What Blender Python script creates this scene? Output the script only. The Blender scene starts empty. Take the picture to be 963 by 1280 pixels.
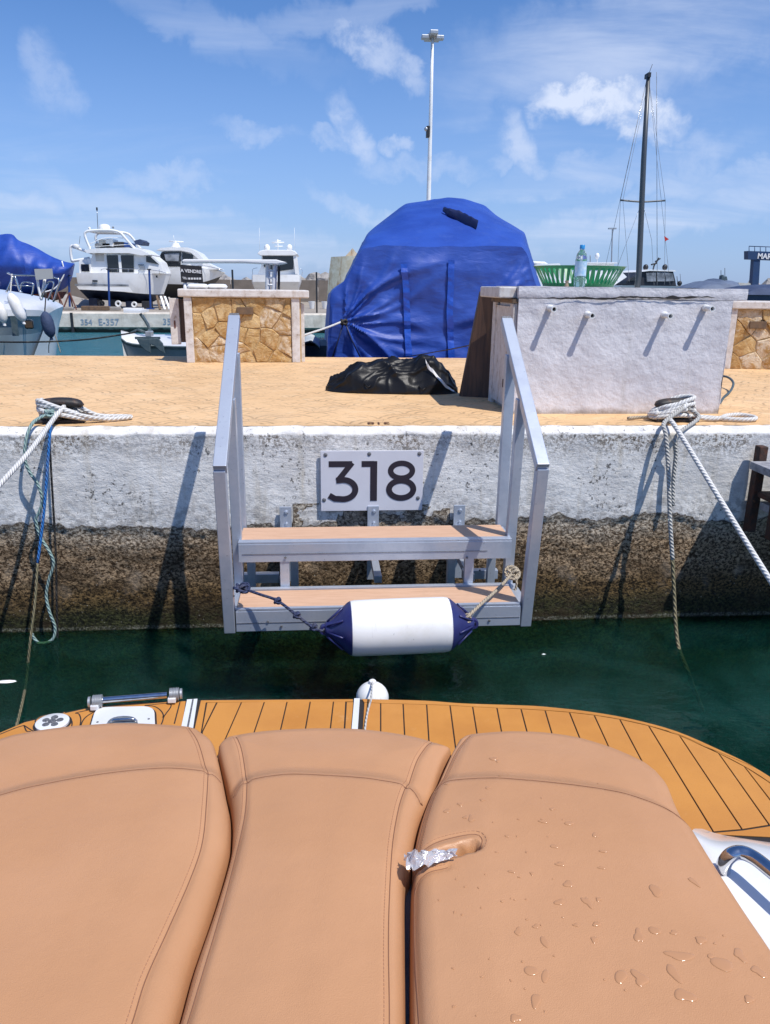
import bpy, math, random
import numpy as np
from math import radians, sin, cos, pi, atan2, sqrt
from mathutils import Vector, noise
random.seed(7)
scene = bpy.context.scene
COL = scene.collection

# ---------------------------------------------------------------- camera
FPX, YAW, PITCH, ROLL, EYE = 962.0, radians(5), radians(16.4), radians(.8), 1.94
FW = Vector((sin(YAW)*cos(PITCH), cos(YAW)*cos(PITCH), -sin(PITCH)))
_r = Vector((cos(YAW), -sin(YAW), 0)); _u = _r.cross(FW)
RT = _r*cos(ROLL)+_u*sin(ROLL); UP = _u*cos(ROLL)-_r*sin(ROLL)
EYEP = Vector((0, 0, EYE))
cd = bpy.data.cameras.new('camera'); cam = bpy.data.objects.new('camera', cd); COL.objects.link(cam)
from mathutils import Matrix
cam.matrix_world = Matrix(((RT.x, UP.x, -FW.x, 0), (RT.y, UP.y, -FW.y, 0), (RT.z, UP.z, -FW.z, EYE), (0, 0, 0, 1)))
cd.sensor_fit = 'HORIZONTAL'; cd.sensor_width = 36; cd.lens = 36*FPX/963
cd.clip_start = .05; cd.clip_end = 20000
scene.camera = cam

def ray(x, y): return FW + RT*((x-481.5)/FPX) - UP*((y-640)/FPX)
def aY(x, y, Y): d = ray(x, y); return EYEP + d*(Y/d.y)
def aZ(x, y, Z): d = ray(x, y); return EYEP + d*((Z-EYE)/d.z)

# ---------------------------------------------------------------- light and sky
SUN = Vector((.9, -1, 2.38)).normalized()
w = bpy.data.worlds.new("World"); scene.world = w; w.use_nodes = True
N = w.node_tree.nodes; L = w.node_tree.links; N.clear()
def nd(t, **k):
    n = N.new(t)
    for a, b in k.items(): setattr(n, a, b)
    return n
def wm(op, a, b=None, c=None, clamp=False):
    n = nd('ShaderNodeMath', operation=op, use_clamp=clamp)
    for i, v in enumerate((a, b, c)):
        if v is None: continue
        if isinstance(v, (int, float)): n.inputs[i].default_value = v
        else: L.new(v, n.inputs[i])
    return n.outputs[0]
sky = nd('ShaderNodeTexSky', sky_type='NISHITA', sun_disc=False)
sky.sun_elevation = math.asin(SUN.z); sky.sun_rotation = atan2(SUN.x, SUN.y)
sky.air_density = 1.0; sky.dust_density = .6; sky.ozone_density = 3.2; sky.altitude = 0
tc = nd('ShaderNodeTexCoord')
sep = nd('ShaderNodeSeparateXYZ'); L.new(tc.outputs['Generated'], sep.inputs[0])
den = wm('ADD', wm('MAXIMUM', sep.outputs[2], 0), .16)
cxy = nd('ShaderNodeCombineXYZ'); L.new(wm('DIVIDE', sep.outputs[0], den), cxy.inputs[0]); L.new(wm('DIVIDE', sep.outputs[1], den), cxy.inputs[1])
def wnoise(vec, scale, detail, rough, dist=0, loc=(0, 0, 0), scl=(1, 1, 1), rot=0):
    m = nd('ShaderNodeMapping'); L.new(vec, m.inputs[0]); m.inputs['Location'].default_value = loc; m.inputs['Scale'].default_value = scl; m.inputs['Rotation'].default_value = (0, 0, rot)
    n = nd('ShaderNodeTexNoise'); L.new(m.outputs[0], n.inputs['Vector'])
    n.inputs['Scale'].default_value = scale; n.inputs['Detail'].default_value = detail; n.inputs['Roughness'].default_value = rough; n.inputs['Distortion'].default_value = dist
    return n
def wr(x, a, b, c=0, d=1):
    n = nd('ShaderNodeMapRange', interpolation_type='SMOOTHSTEP'); L.new(x, n.inputs[0])
    for i, v in enumerate((a, b, c, d)): n.inputs[i+1].default_value = v
    return n.outputs[0]
cir = wnoise(cxy.outputs[0], 1.1, 6, .62, .6, loc=(3.1, 1.7, 0), scl=(.7, 1.6, 1), rot=.35)
cir2 = wnoise(cxy.outputs[0], .55, 4, .5, .2, loc=(7.4, 2.2, 0), scl=(.8, 1.1, 1))
wisps = wm('MULTIPLY', wr(cir.outputs[0], .44, .78), wr(cir2.outputs[0], .36, .62))
# puffs: each one sits in its own direction of the sky
fine = wnoise(tc.outputs['Generated'], 17, 5, .6, .3)
fc = nd('ShaderNodeVectorMath', operation='SUBTRACT'); L.new(fine.outputs['Color'], fc.inputs[0]); fc.inputs[1].default_value = (.5, .5, .5)
fs = nd('ShaderNodeVectorMath', operation='SCALE'); L.new(fc.outputs[0], fs.inputs[0]); fs.inputs['Scale'].default_value = .07
dv = nd('ShaderNodeVectorMath', operation='ADD'); L.new(tc.outputs['Generated'], dv.inputs[0]); L.new(fs.outputs[0], dv.inputs[1])
fine2 = wnoise(tc.outputs['Generated'], 42, 5, .62, .2)
puffs = veils = None
for px, py, rx, ry, ang, st in ((452, 52, 36, 19, -30, .62), (500, 80, 30, 13, -35, .55), (60, 92, 20, 30, 10, .3), (440, 165, 34, 17, -50, .62), (408, 176, 16, 9, 0, .34),
                                (496, 184, 16, 10, 0, .5), (655, 180, 32, 17, -50, .58), (628, 200, 16, 8, 0, .3), (728, 118, 52, 19, -8, 1.15), (795, 138, 46, 17, -25, 1.0),
                                (215, 225, 46, 10, 5, .34), (850, 30, 200, 40, 4, .62), (730, 44, 120, 26, 20, .42), (270, 35, 110, 16, -12, .34), (460, 8, 130, 12, 10, .34), (320, 165, 40, 8, 0, .3),
                                (880, 190, 20, 20, 0, .3), (90, 290, 200, 22, -5, .45), (330, 300, 200, 16, -8, .38), (460, 270, 60, 10, -20, .4),
                                (730, 218, 130, 15, 4, .4), (850, 270, 180, 20, 4, .5), (520, 215, 60, 10, 0, .3), (860, 225, 120, 12, -8, .4)):
    c = ray(px, py).normalized(); a = radians(ang)
    ex = (RT*cos(a)+UP*sin(a)); ey = (UP*cos(a)-RT*sin(a))
    d = nd('ShaderNodeVectorMath', operation='SUBTRACT'); L.new(dv.outputs[0], d.inputs[0]); d.inputs[1].default_value = c
    s = None
    for e, r in ((ex, rx), (ey, ry)):
        dt = nd('ShaderNodeVectorMath', operation='DOT_PRODUCT'); L.new(d.outputs[0], dt.inputs[0]); dt.inputs[1].default_value = e*(FPX/r)
        q = wm('MULTIPLY', dt.outputs['Value'], dt.outputs['Value']); s = q if s is None else wm('ADD', s, q)
    v = wm('MULTIPLY', wr(s, 2.1, .0), st)
    if rx >= 100: veils = v if veils is None else wm('MAXIMUM', veils, v)
    else: puffs = v if puffs is None else wm('MAXIMUM', puffs, v)
puffs = wm('MULTIPLY', puffs, wr(fine2.outputs[0], .28, .62, .28, 1))
above = wr(sep.outputs[2], .0, .10)
veils = wm('MULTIPLY', veils, wr(cir.outputs[0], .34, .66, .25, 1)); puffs = wm('MAXIMUM', puffs, veils)
cloud = wm('ADD', wm('MULTIPLY', wisps, wm('MULTIPLY', above, .20)), wm('MULTIPLY', puffs, .95), clamp=True)
low = wr(sep.outputs[2], .34, .0, 0, .55)
mixh = nd('ShaderNodeMix', data_type='RGBA'); L.new(low, mixh.inputs[0]); mixh.inputs[7].default_value = (3.2, 4.5, 8.0, 1)
mix = nd('ShaderNodeMix', data_type='RGBA'); L.new(cloud, mix.inputs[0]); mix.inputs[7].default_value = (6.2, 7.0, 8.8, 1)
gam = nd('ShaderNodeHueSaturation'); gam.inputs['Saturation'].default_value = 1.05; gam.inputs['Value'].default_value = 1.10
tint = nd('ShaderNodeMix', data_type='RGBA', blend_type='MULTIPLY'); tint.inputs[0].default_value = 1; L.new(sky.outputs[0], tint.inputs[6]); tint.inputs[7].default_value = (.67, .85, 1.13, 1); L.new(tint.outputs[2], gam.inputs['Color'])
L.new(gam.outputs[0], mixh.inputs[6]); L.new(mixh.outputs[2], mix.inputs[6])
bg = nd('ShaderNodeBackground'); bg.inputs[1].default_value = .105; L.new(mix.outputs[2], bg.inputs[0])
wo = nd('ShaderNodeOutputWorld'); L.new(bg.outputs[0], wo.inputs[0])
sl = bpy.data.lights.new('sun', 'SUN'); sl.energy = 4.0; sl.angle = radians(.5); sl.color = (1, .955, .89)
so = bpy.data.objects.new('sun', sl); COL.objects.link(so); so.rotation_euler = SUN.to_track_quat('Z', 'Y').to_euler(); so.location = (3, -3, 9)
scene.render.engine = 'CYCLES'
scene.view_settings.view_transform = 'Standard'; scene.view_settings.look = 'None'
scene.view_settings.exposure = .12; scene.view_settings.gamma = 1

# ---------------------------------------------------------------- materials
class Mt:
    def __init__(s, name):
        s.m = bpy.data.materials.new(name); s.m.use_nodes = True; s.t = s.m.node_tree; s.n = s.t.nodes; s.l = s.t.links
        s.b = s.n['Principled BSDF']; s.c = s.n.new('ShaderNodeTexCoord').outputs['Object']
    def put(s, v, sock):
        if hasattr(v, 'is_output') or isinstance(v, bpy.types.NodeSocket): s.l.new(v, sock)
        elif isinstance(v, (tuple, list)) and len(v) == 3 and sock.type == 'RGBA': sock.default_value = (*v, 1)
        else: sock.default_value = v
    def set(s, **k):
        for a, v in k.items(): s.put(v, s.b.inputs[a.replace('_', ' ')])
        return s
    def math(s, op, a, b=0, c=0, clamp=False):
        n = s.n.new('ShaderNodeMath'); n.operation = op; n.use_clamp = clamp
        for i, v in enumerate((a, b, c)): s.put(v, n.inputs[i])
        return n.outputs[0]
    def map(s, loc=(0, 0, 0), rot=(0, 0, 0), scl=(1, 1, 1), vec=None):
        n = s.n.new('ShaderNodeMapping'); s.l.new(vec or s.c, n.inputs[0]); n.inputs[1].default_value = loc; n.inputs[2].default_value = rot; n.inputs[3].default_value = scl
        return n.outputs[0]
    def noise(s, scale, detail=5, rough=.55, dist=0, vec=None, col=False):
        n = s.n.new('ShaderNodeTexNoise'); s.l.new(vec or s.c, n.inputs['Vector'])
        n.inputs['Scale'].default_value = scale; n.inputs['Detail'].default_value = detail; n.inputs['Roughness'].default_value = rough; n.inputs['Distortion'].default_value = dist
        return n.outputs['Color' if col else 'Fac']
    def vor(s, scale, feat='F1', vec=None, out='Distance'):
        n = s.n.new('ShaderNodeTexVoronoi'); n.feature = feat; s.l.new(vec or s.c, n.inputs['Vector']); n.inputs['Scale'].default_value = scale
        return n.outputs[out]
    def rng(s, x, a, b, c=0, d=1, smooth=True):
        n = s.n.new('ShaderNodeMapRange'); n.interpolation_type = 'SMOOTHSTEP' if smooth else 'LINEAR'; s.l.new(x, n.inputs[0])
        for i, v in enumerate((a, b, c, d)): n.inputs[i+1].default_value = v
        return n.outputs[0]
    def mix(s, f, a, b, mode='MIX'):
        n = s.n.new('ShaderNodeMix'); n.data_type = 'RGBA'; n.blend_type = mode; s.put(f, n.inputs[0]); s.put(a, n.inputs[6]); s.put(b, n.inputs[7]); return n.outputs[2]
    def xyz(s, vec=None):
        n = s.n.new('ShaderNodeSeparateXYZ'); s.l.new(vec or s.c, n.inputs[0]); return n.outputs
    def attr(s, name):
        n = s.n.new('ShaderNodeAttribute'); n.attribute_name = name; return n.outputs['Fac']
    def rand(s): return s.n.new('ShaderNodeObjectInfo').outputs['Random']
    def bump(s, h, strength=.3, dist=.01):
        n = s.n.new('ShaderNodeBump'); n.inputs['Strength'].default_value = strength; n.inputs['Distance'].default_value = dist; s.l.new(h, n.inputs['Height'])
        pn = s.b.inputs['Normal']
        if pn.links: s.l.new(pn.links[0].from_socket, n.inputs['Normal'])
        s.l.new(n.outputs[0], pn); return s

def simple(name, c, rough=.5, metal=0, c2=None, sc=8, lo=.35, hi=.7, bs=0, bsc=60, bd=.004, **k):
    m = Mt(name); m.set(Roughness=rough, Metallic=metal, **k)
    if c2: m.set(Base_Color=m.mix(m.rng(m.noise(sc, 6, .6), lo, hi), c, c2))
    else: m.set(Base_Color=c)
    if bs: m.bump(m.noise(bsc, 4, .6), bs, bd)
    return m.m

M = {}
M['gelcoat'] = simple('white gelcoat', (.78, .79, .80), .22, c2=(.70, .71, .72), sc=3, Coat_Weight=.4)
M['hullwhite'] = simple('white hull paint', (.88, .88, .86), .3, c2=(.76, .75, .72), sc=2.2, lo=.45, hi=.75)
M['hullcream'] = simple('cream paint', (.66, .62, .54), .4, c2=(.5, .44, .36), sc=3)
M['shadegreyhull'] = simple('blue grey hull with shade', (.23, .28, .31), .35, c2=(.18, .23, .27), sc=2)  # blue grey paint; on the white moored boats it stands in for shade
M['navy'] = simple('navy paint', (.012, .022, .06), .45, c2=(.03, .04, .07), sc=5)
M['black'] = simple('black rubber', (.018, .018, .02), .5, c2=(.03, .03, .033), sc=20)
M['window'] = simple('dark window glass', (.012, .015, .018), .06, Coat_Weight=.5)
M['silverglass'] = simple('silvered window', (.35, .37, .40), .15, c2=(.08, .09, .1), sc=2.5)
M['chrome'] = simple('stainless steel', (.62, .63, .65), .14, 1, c2=(.5, .5, .52), sc=30)
M['galv'] = simple('galvanised post', (.50, .52, .54), .42, .6, c2=(.40, .42, .44), sc=8)
M['rustred'] = simple('rust red paint', (.16, .05, .035), .7, c2=(.09, .04, .03), sc=12)
M['bluepaint'] = simple('blue paint', (.01, .05, .22), .4, c2=(.02, .07, .25), sc=9)
M['gantry'] = simple('gantry blue', (.012, .045, .13), .5, c2=(.02, .05, .12), sc=2)
M['anchor'] = simple('grey anchor steel', (.05, .085, .10), .6, c2=(.09, .12, .13), sc=20)
M['wood'] = simple('weathered timber', (.18, .11, .06), .8, c2=(.10, .07, .05), sc=14, bs=.5, bsc=40)
M['letterwhite'] = simple('white lettering', (.75, .75, .75), .6)
M['letterblue'] = simple('blue stencil paint', (.16, .23, .33), .7, c2=(.36, .39, .41), sc=8)
M['letterdark'] = simple('dark vinyl lettering', (.022, .017, .028), .4)
M['redflag'] = simple('red cloth', (.5, .03, .02), .7)
M['canvasnavy'] = simple('navy canvas', (.03, .05, .11), .75, c2=(.045, .07, .14), sc=3, bs=.4, bsc=9, bd=.05)
M['blackcanvas'] = simple('black canvas', (.02, .022, .028), .6, c2=(.035, .037, .045), sc=4)

def m_alu():
    m = Mt('brushed aluminium'); x = m.noise(900, 2, .5, vec=m.map(scl=(.02, .02, 1)))
    st = m.noise(7, 6, .65); c = m.mix(m.rng(st, .35, .7), (.56, .60, .67), (.44, .49, .57))
    sp = m.rng(m.noise(55, 3, .7), .64, .72)
    m.set(Base_Color=m.mix(sp, c, (.34, .38, .44)), Metallic=.55, Roughness=m.rng(st, .3, .7, .34, .5)); m.bump(m.noise(38, 4, .6), .1, .003); return m.m
M['alu'] = m_alu()
def m_tread():
    m = Mt('tan composite tread'); v = m.map(scl=(1, 14, 1))
    g = m.noise(9, 8, .6, vec=v); c = m.mix(m.rng(g, .3, .7), (.68, .43, .28), (.58, .35, .22))
    dirt = m.rng(m.noise(5, 5, .7), .58, .8); m.set(Base_Color=m.mix(m.math('MULTIPLY', dirt, .5), c, (.34, .22, .15)), Roughness=.62)
    wv = m.n.new('ShaderNodeTexWave'); wv.bands_direction = 'Y'; wv.inputs['Scale'].default_value = 45; m.l.new(m.c, wv.inputs[0])
    m.bump(wv.outputs[1], .35, .003); return m.m
M['tread'] = m_tread()
def m_teak():
    m = Mt('synthetic teak'); r = m.rand()
    g = m.noise(260, 3, .6); big = m.noise(4, 4, .55)
    c = m.mix(m.rng(big, .3, .7), (.60, .255, .045), (.50, .20, .034)); c = m.mix(m.math('MULTIPLY', m.rng(r, 0, 1, 0, 1, False), .35), c, (.60, .28, .075))
    c = m.mix(m.rng(g, .5, .75, 0, .3), c, (.33, .13, .03)); c = m.mix(m.rng(m.noise(14, 6, .7), .60, .74, 0, .3), c, (.66, .38, .16)); m.set(Base_Color=c, Roughness=m.rng(big, .3, .7, .5, .66)); m.bump(g, .25, .002)
    spec = m.rng(m.noise(30, 3, .6), .72, .8); return m.m
M['teak'] = m_teak()
M['greybase'] = simple('grey sunpad moulding', (.20, .19, .20), .5, c2=(.12, .11, .12), sc=6)
M['caulk'] = simple('black caulking', (.025, .02, .018), .6)
M['caulkbrown'] = simple('groove line', (.10, .04, .015), .7)
def m_leather():
    m = Mt('tan marine vinyl')
    v = m.vor(620, 'SMOOTH_F1'); big = m.noise(3.2, 4, .5)
    c = m.mix(m.rng(big, .3, .7), (.545, .285, .142), (.505, .258, .124))
    pk = m.rng(m.noise(55, 4, .65), .74, .8, 0, .35); c = m.mix(pk, c, (.36, .18, .10))
    spot = m.rng(m.vor(16, vec=m.map(loc=(.3, .2, 0))), .035, .02, 0, .3); c = m.mix(spot, c, (.40, .22, .13))
    m.set(Base_Color=c, Roughness=m.rng(m.noise(7, 6, .65), .3, .7, .36, .58), Specular_IOR_Level=.42)
    m.bump(v, .35, .0016); m.bump(m.noise(9, 3, .5), .18, .012); m.bump(m.noise(28, 4, .6, 1.2), .10, .006); return m.m
M['vinyl'] = m_leather()
M['thread'] = simple('brown thread', (.24, .11, .06), .8)
M['threadlight'] = simple('tan thread', (.40, .20, .11), .8)
M['vinyldark'] = simple('brown welt', (.20, .07, .035), .6)
def m_quaywall():
    m = Mt('quay wall paint over concrete'); P = m.attr('paint'); z = m.xyz()[2]
    n1 = m.noise(26, 6, .68); n2 = m.noise(5, 5, .6); n3 = m.noise(95, 5, .72); big = m.noise(1.4, 4, .5); hv = m.noise(230, 3, .6)
    stroke = m.noise(9, 5, .62, vec=m.map(scl=(1, 1, 2.6)))
    mk = m.math('ADD', P, m.math('MULTIPLY', m.math('SUBTRACT', n1, .5), .9)); mask = m.rng(mk, .44, .56)
    pc = m.mix(m.rng(n2, .32, .68), (.87, .85, .81), (.70, .68, .65))
    pc = m.mix(m.rng(stroke, .45, .72, 0, .6), pc, (.57, .56, .55))
    pc = m.mix(m.rng(n3, .54, .72, 0, .45), pc, (.48, .47, .45))
    stv = m.map(scl=(9, 9, .8)); stain = m.rng(m.noise(1.5, 5, .6, vec=stv), .50, .70, 0, .6); pc = m.mix(stain, pc, (.55, .49, .39))
    yel = m.rng(m.noise(2.4, 4, .6, vec=m.map(loc=(4, 2, 8))), .58, .74, 0, .4); pc = m.mix(yel, pc, (.62, .54, .40))
    lip = m.math('MULTIPLY', m.rng(z, .96, 1.12), m.rng(z, 1.152, 1.140)); chips = m.rng(m.noise(62, 6, .78), .46, .56)
    chipw = m.rng(m.noise(1.9, 3, .5, vec=m.map(loc=(7, 0, 1))), .40, .58, .3, 1)
    pc = m.mix(m.math('MULTIPLY', m.math('MULTIPLY', chips, lip), chipw), pc, (.20, .165, .13))
    sp = m.math('MULTIPLY', m.rng(m.noise(38, 5, .72, vec=m.map(loc=(9, 3, 2))), .57, .63), m.rng(m.noise(3.3, 4, .6), .47, .60)); pc = m.mix(m.math('MULTIPLY', sp, .92), pc, (.085, .08, .075))
    low = m.math('MULTIPLY', m.rng(z, .92, .64), m.rng(n1, .44, .60)); pc = m.mix(m.math('MULTIPLY', low, .7), pc, (.33, .31, .29))
    # bare concrete, shells and the tide marks
    zz = m.math('ADD', z, m.math('MULTIPLY', m.math('SUBTRACT', big, .5), .25))
    sp1 = m.noise(52, 5, .74, .4, vec=m.map(scl=(1, 1, 1.35))); sh = m.rng(sp1, .43, .59)
    hi = m.mix(m.rng(zz, .66, .46), (.74, .66, .54), (.48, .345, .215)); hi = m.mix(m.rng(zz, .40, .22), hi, (.24, .15, .06)); hi = m.mix(m.rng(zz, .24, .08), hi, (.055, .060, .020))
    lo = m.mix(m.rng(zz, .66, .46), (.16, .12, .085), (.060, .034, .016)); lo = m.mix(m.rng(zz, .40, .22), lo, (.018, .011, .004)); lo = m.mix(m.rng(zz, .24, .08), lo, (.004, .006, .002))
    bc = m.mix(sh, lo, hi); bc = m.mix(m.math('MULTIPLY', m.rng(n2, .55, .70, 0, .55), m.rng(zz, .10, .3)), bc, (.42, .33, .24))
    bc = m.mix(m.math('MULTIPLY', m.rng(m.noise(3.6, 5, .65, vec=m.map(loc=(2, 6, 4), scl=(1, 1, 1.8))), .44, .64), m.rng(zz, .60, .4, 0, .6)), bc, (.050, .030, .014))
    dots = m.math('MULTIPLY', m.rng(m.vor(34), .16, .08), m.rng(n3, .5, .6)); bc = m.mix(m.math('MULTIPLY', dots, .8), bc, (.55, .53, .46))
    line = m.math('MULTIPLY', m.rng(z, .03, .018), m.rng(z, .0, .010)); bc = m.mix(m.math('MULTIPLY', line, m.rng(n3, .45, .6)), bc, (.22, .22, .17))
    bc = m.mix(m.rng(z, .0, -.05), bc, m.mix(m.rng(z, -.1, -.9), m.mix(sh, (.006, .012, .004), (.055, .075, .022)), (.003, .018, .014)))  # algae under water; fade to teal with depth paints in the water's absorption
    c = m.mix(mask, bc, pc)
    edge = m.math('MULTIPLY', m.rng(m.math('ABSOLUTE', m.math('SUBTRACT', mk, .45)), .12, .0), .8); c = m.mix(edge, c, (.10, .085, .075))
    m.set(Base_Color=c, Roughness=m.rng(z, .0, .4, .5, .9), Specular_IOR_Level=.25)
    k = m.math('SUBTRACT', 1, m.math('MULTIPLY', mask, .78))
    h = m.math('MULTIPLY', m.math('ADD', m.math('MULTIPLY', sp1, 1.3), m.math('MULTIPLY', n1, .8)), k); h = m.math('ADD', h, m.math('MULTIPLY', stroke, .35)); m.bump(h, .95, .017); return m.m
M['quaywall'] = m_quaywall()
def m_quaytop():
    m = Mt('stamped sand coloured concrete'); P = m.xyz(); S = .36
    lines = None
    wob = m.noise(5, 3, .5, col=True)
    sx = m.math('ADD', P[0], m.math('MULTIPLY', m.xyz(wob)[0], .035)); sy = m.math('ADD', P[1], m.math('MULTIPLY', m.xyz(wob)[1], .035))
    for ox, oy in ((0, 0), (.5, .5)):
        u = m.math('SUBTRACT', m.math('FRACT', m.math('ADD', m.math('DIVIDE', sx, S), ox+40)), .5); v = m.math('FRACT', m.math('ADD', m.math('DIVIDE', sy, S), oy+40))
        v = m.math('SUBTRACT', v, .5); v = m.math('MAXIMUM', v, 0)
        r = m.math('SQRT', m.math('ADD', m.math('MULTIPLY', u, u), m.math('MULTIPLY', v, v)))
        for R in (.485, .33, .17):
            l = m.rng(m.math('ABSOLUTE', m.math('SUBTRACT', r, R)), .034, .008)
            l = m.math('MULTIPLY', l, m.rng(v, .02, .06)); lines = l if lines is None else m.math('MAXIMUM', lines, l)
        an = m.math('FRACT', m.math('MULTIPLY', m.math('ARCTAN2', v, u), 2.55)); rad = m.math('MULTIPLY', m.rng(m.math('ABSOLUTE', m.math('SUBTRACT', an, .5)), .09, .02), m.math('MULTIPLY', m.rng(v, .06, .1), m.rng(r, .14, .2)))
        lines = m.math('MAXIMUM', lines, m.math('MULTIPLY', rad, .6))
    n = m.noise(7, 7, .68); n2 = m.noise(1.3, 5, .6); n3 = m.noise(90, 5, .7)
    c = m.mix(m.rng(n2, .3, .7), (.80, .52, .27), (.70, .44, .215)); c = m.mix(m.rng(n, .5, .72, 0, .55), c, (.82, .60, .36)); c = m.mix(m.rng(n3, .5, .75, 0, .3), c, (.46, .29, .14))
    gr = m.rng(m.noise(2.6, 6, .7, vec=m.map(loc=(5, 5, 0))), .62, .8, 0, .6); c = m.mix(gr, c, (.42, .37, .31))
    near = m.rng(P[1], 4.5, 4.25, 0, .45); c = m.mix(m.math('MULTIPLY', near, m.rng(n, .4, .6)), c, (.40, .25, .11))
    st2 = m.rng(m.noise(1.1, 6, .7, vec=m.map(loc=(8, 1, 0))), .54, .70, 0, .4); c = m.mix(st2, c, (.50, .36, .22)); lm = m.math('MULTIPLY', lines, m.rng(m.noise(4.5, 6, .75), .42, .56)); c = m.mix(m.math('MULTIPLY', lm, .5), c, (.16, .10, .055))
    m.set(Base_Color=c, Roughness=.8); m.bump(m.math('SUBTRACT', m.math('MULTIPLY', n3, .4), m.math('MULTIPLY', lines, .5)), .5, .006); m.bump(n, .3, .012); return m.m
M['quaytop'] = m_quaytop()
def m_water():
    m = Mt('sea water'); y = m.xyz()[1]
    out = m.n['Material Output']
    n1 = m.noise(2.2, 4, .55, .3, vec=m.map(scl=(1, 1.6, 1))); n2 = m.noise(9, 4, .5, .2); n3 = m.noise(.35, 4, .5)
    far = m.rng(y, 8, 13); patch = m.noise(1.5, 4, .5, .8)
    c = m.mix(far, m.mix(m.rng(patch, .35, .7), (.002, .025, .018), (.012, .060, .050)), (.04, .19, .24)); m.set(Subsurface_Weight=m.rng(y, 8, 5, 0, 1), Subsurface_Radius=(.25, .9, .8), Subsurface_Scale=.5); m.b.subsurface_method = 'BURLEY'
    m.set(Base_Color=c, Roughness=.04, IOR=1.33, Specular_IOR_Level=.5)
    hf = m.math('ADD', m.math('MULTIPLY', n1, 1.0), m.math('MULTIPLY', n2, .25)); m.bump(hf, .5, .05)
    nf = m.noise(6, 5, .6, vec=m.map(scl=(.25, .8, 1)))
    b2 = m.n.new('ShaderNodeBump'); b2.inputs['Distance'].default_value = .10; m.l.new(nf, b2.inputs['Height']); m.l.new(m.math('MULTIPLY', far, .9), b2.inputs['Strength']); m.l.new(m.b.inputs['Normal'].links[0].from_socket, b2.inputs['Normal']); m.l.new(b2.outputs[0], m.b.inputs['Normal'])
    tr = m.n.new('ShaderNodeBsdfTransparent'); tr.inputs[0].default_value = (.50, .66, .48, 1)
    fr = m.n.new('ShaderNodeFresnel'); fr.inputs[0].default_value = 1.33; m.l.new(m.b.inputs['Normal'].links[0].from_socket, fr.inputs['Normal'])
    f = m.math('MULTIPLY', m.math('SUBTRACT', 1, m.math('MINIMUM', m.math('MULTIPLY', fr.outputs[0], 1.3), 1)), m.math('MULTIPLY', m.math('EXPONENT', m.math('MULTIPLY', m.math('SUBTRACT', 4.2, y), -.85)), m.rng(y, 4.4, 4.5, .93, 0)))
    mx = m.n.new('ShaderNodeMixShader'); m.l.new(f, mx.inputs[0]); m.l.new(m.b.outputs[0], mx.inputs[1]); m.l.new(tr.outputs[0], mx.inputs[2]); m.l.new(mx.outputs[0], out.inputs[0]); return m.m
M['water'] = m_water()
def m_rope(name, c1, c2, sc=120, dirt=(.3, .26, .2), dm=.3):
    m = Mt(name)
    # strands: stripes that run diagonally round the rope, from the tube's own uv
    uv = m.n.new('ShaderNodeTexCoord').outputs['UV']; s = m.xyz(uv)
    st = m.math('FRACT', m.math('ADD', m.math('MULTIPLY', s[0], 3), m.math('MULTIPLY', s[1], sc)))
    tri = m.math('ABSOLUTE', m.math('SUBTRACT', m.math('MULTIPLY', st, 2), 1))
    c = m.mix(m.rng(tri, .55, .95), c1, c2); c = m.mix(m.rng(m.noise(14, 5, .6), .45, .75, 0, dm), c, dirt)
    m.set(Base_Color=c, Roughness=.85); m.bump(m.math('SUBTRACT', 1, tri), .8, .006); m.bump(m.noise(400, 2, .5), .4, .002); return m.m
M['rope'] = m_rope('white mooring rope', (.74, .73, .70), (.50, .49, .47), 40)
M['ropegrey'] = m_rope('grey weathered rope', (.50, .49, .46), (.28, .27, .25), 46)
M['ropebrown'] = m_rope('brown green rope', (.22, .19, .11), (.08, .07, .04), 30, (.05, .06, .02), .7)
M['ropeteal'] = m_rope('pale teal rope', (.28, .40, .38), (.14, .24, .23), 34, (.3, .3, .24), .5)
M['ropeblue'] = m_rope('bright blue rope', (.02, .17, .50), (.01, .10, .34), 40)
M['ropeblack'] = m_rope('black rope', (.016, .016, .018), (.008, .008, .009), 30)
M['ropenavy'] = m_rope('navy rope', (.035, .05, .12), (.015, .02, .06), 50)
M['ropebeige'] = m_rope('beige rope', (.50, .42, .31), (.28, .22, .15), 50)
def m_block():
    m = Mt('white painted render'); n = m.noise(34, 7, .6); n2 = m.noise(3, 6, .6); z = m.xyz()[2]
    c = m.mix(m.rng(n2, .3, .7), (.72, .70, .715), (.61, .59, .61)); c = m.mix(m.rng(m.noise(80, 5, .7), .58, .75, 0, .5), c, (.42, .42, .44))
    sn = m.math('ADD', z, m.math('MULTIPLY', m.noise(9, 5, .7), .1)); c = m.mix(m.rng(sn, .10, .045, 0, .8), c, (.25, .20, .15))
    st = m.rng(m.noise(1.6, 5, .6, vec=m.map(scl=(8, 8, .7))), .58, .75, 0, .35); c = m.mix(st, c, (.45, .42, .38))
    m.set(Base_Color=c, Roughness=.7); m.bump(n, .5, .01); m.bump(m.noise(7, 5, .6), .4, .03); m.bump(m.noise(160, 4, .6), .35, .004); return m.m
M['block'] = m_block()
def m_oldwhite():
    m = Mt('flaking white paint'); n = m.noise(16, 8, .7); st = m.noise(2.2, 6, .65, vec=m.map(scl=(6, 6, 1)))
    c = m.mix(m.rng(n, .35, .65), (.70, .67, .64), (.56, .51, .47)); c = m.mix(m.rng(n, .58, .68, 0, .8), c, (.30, .22, .15)); c = m.mix(m.rng(st, .55, .7, 0, .5), c, (.40, .31, .23))
    m.set(Base_Color=c, Roughness=.8); m.bump(n, .5, .01); return m.m
M['oldwhite'] = m_oldwhite()
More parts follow.
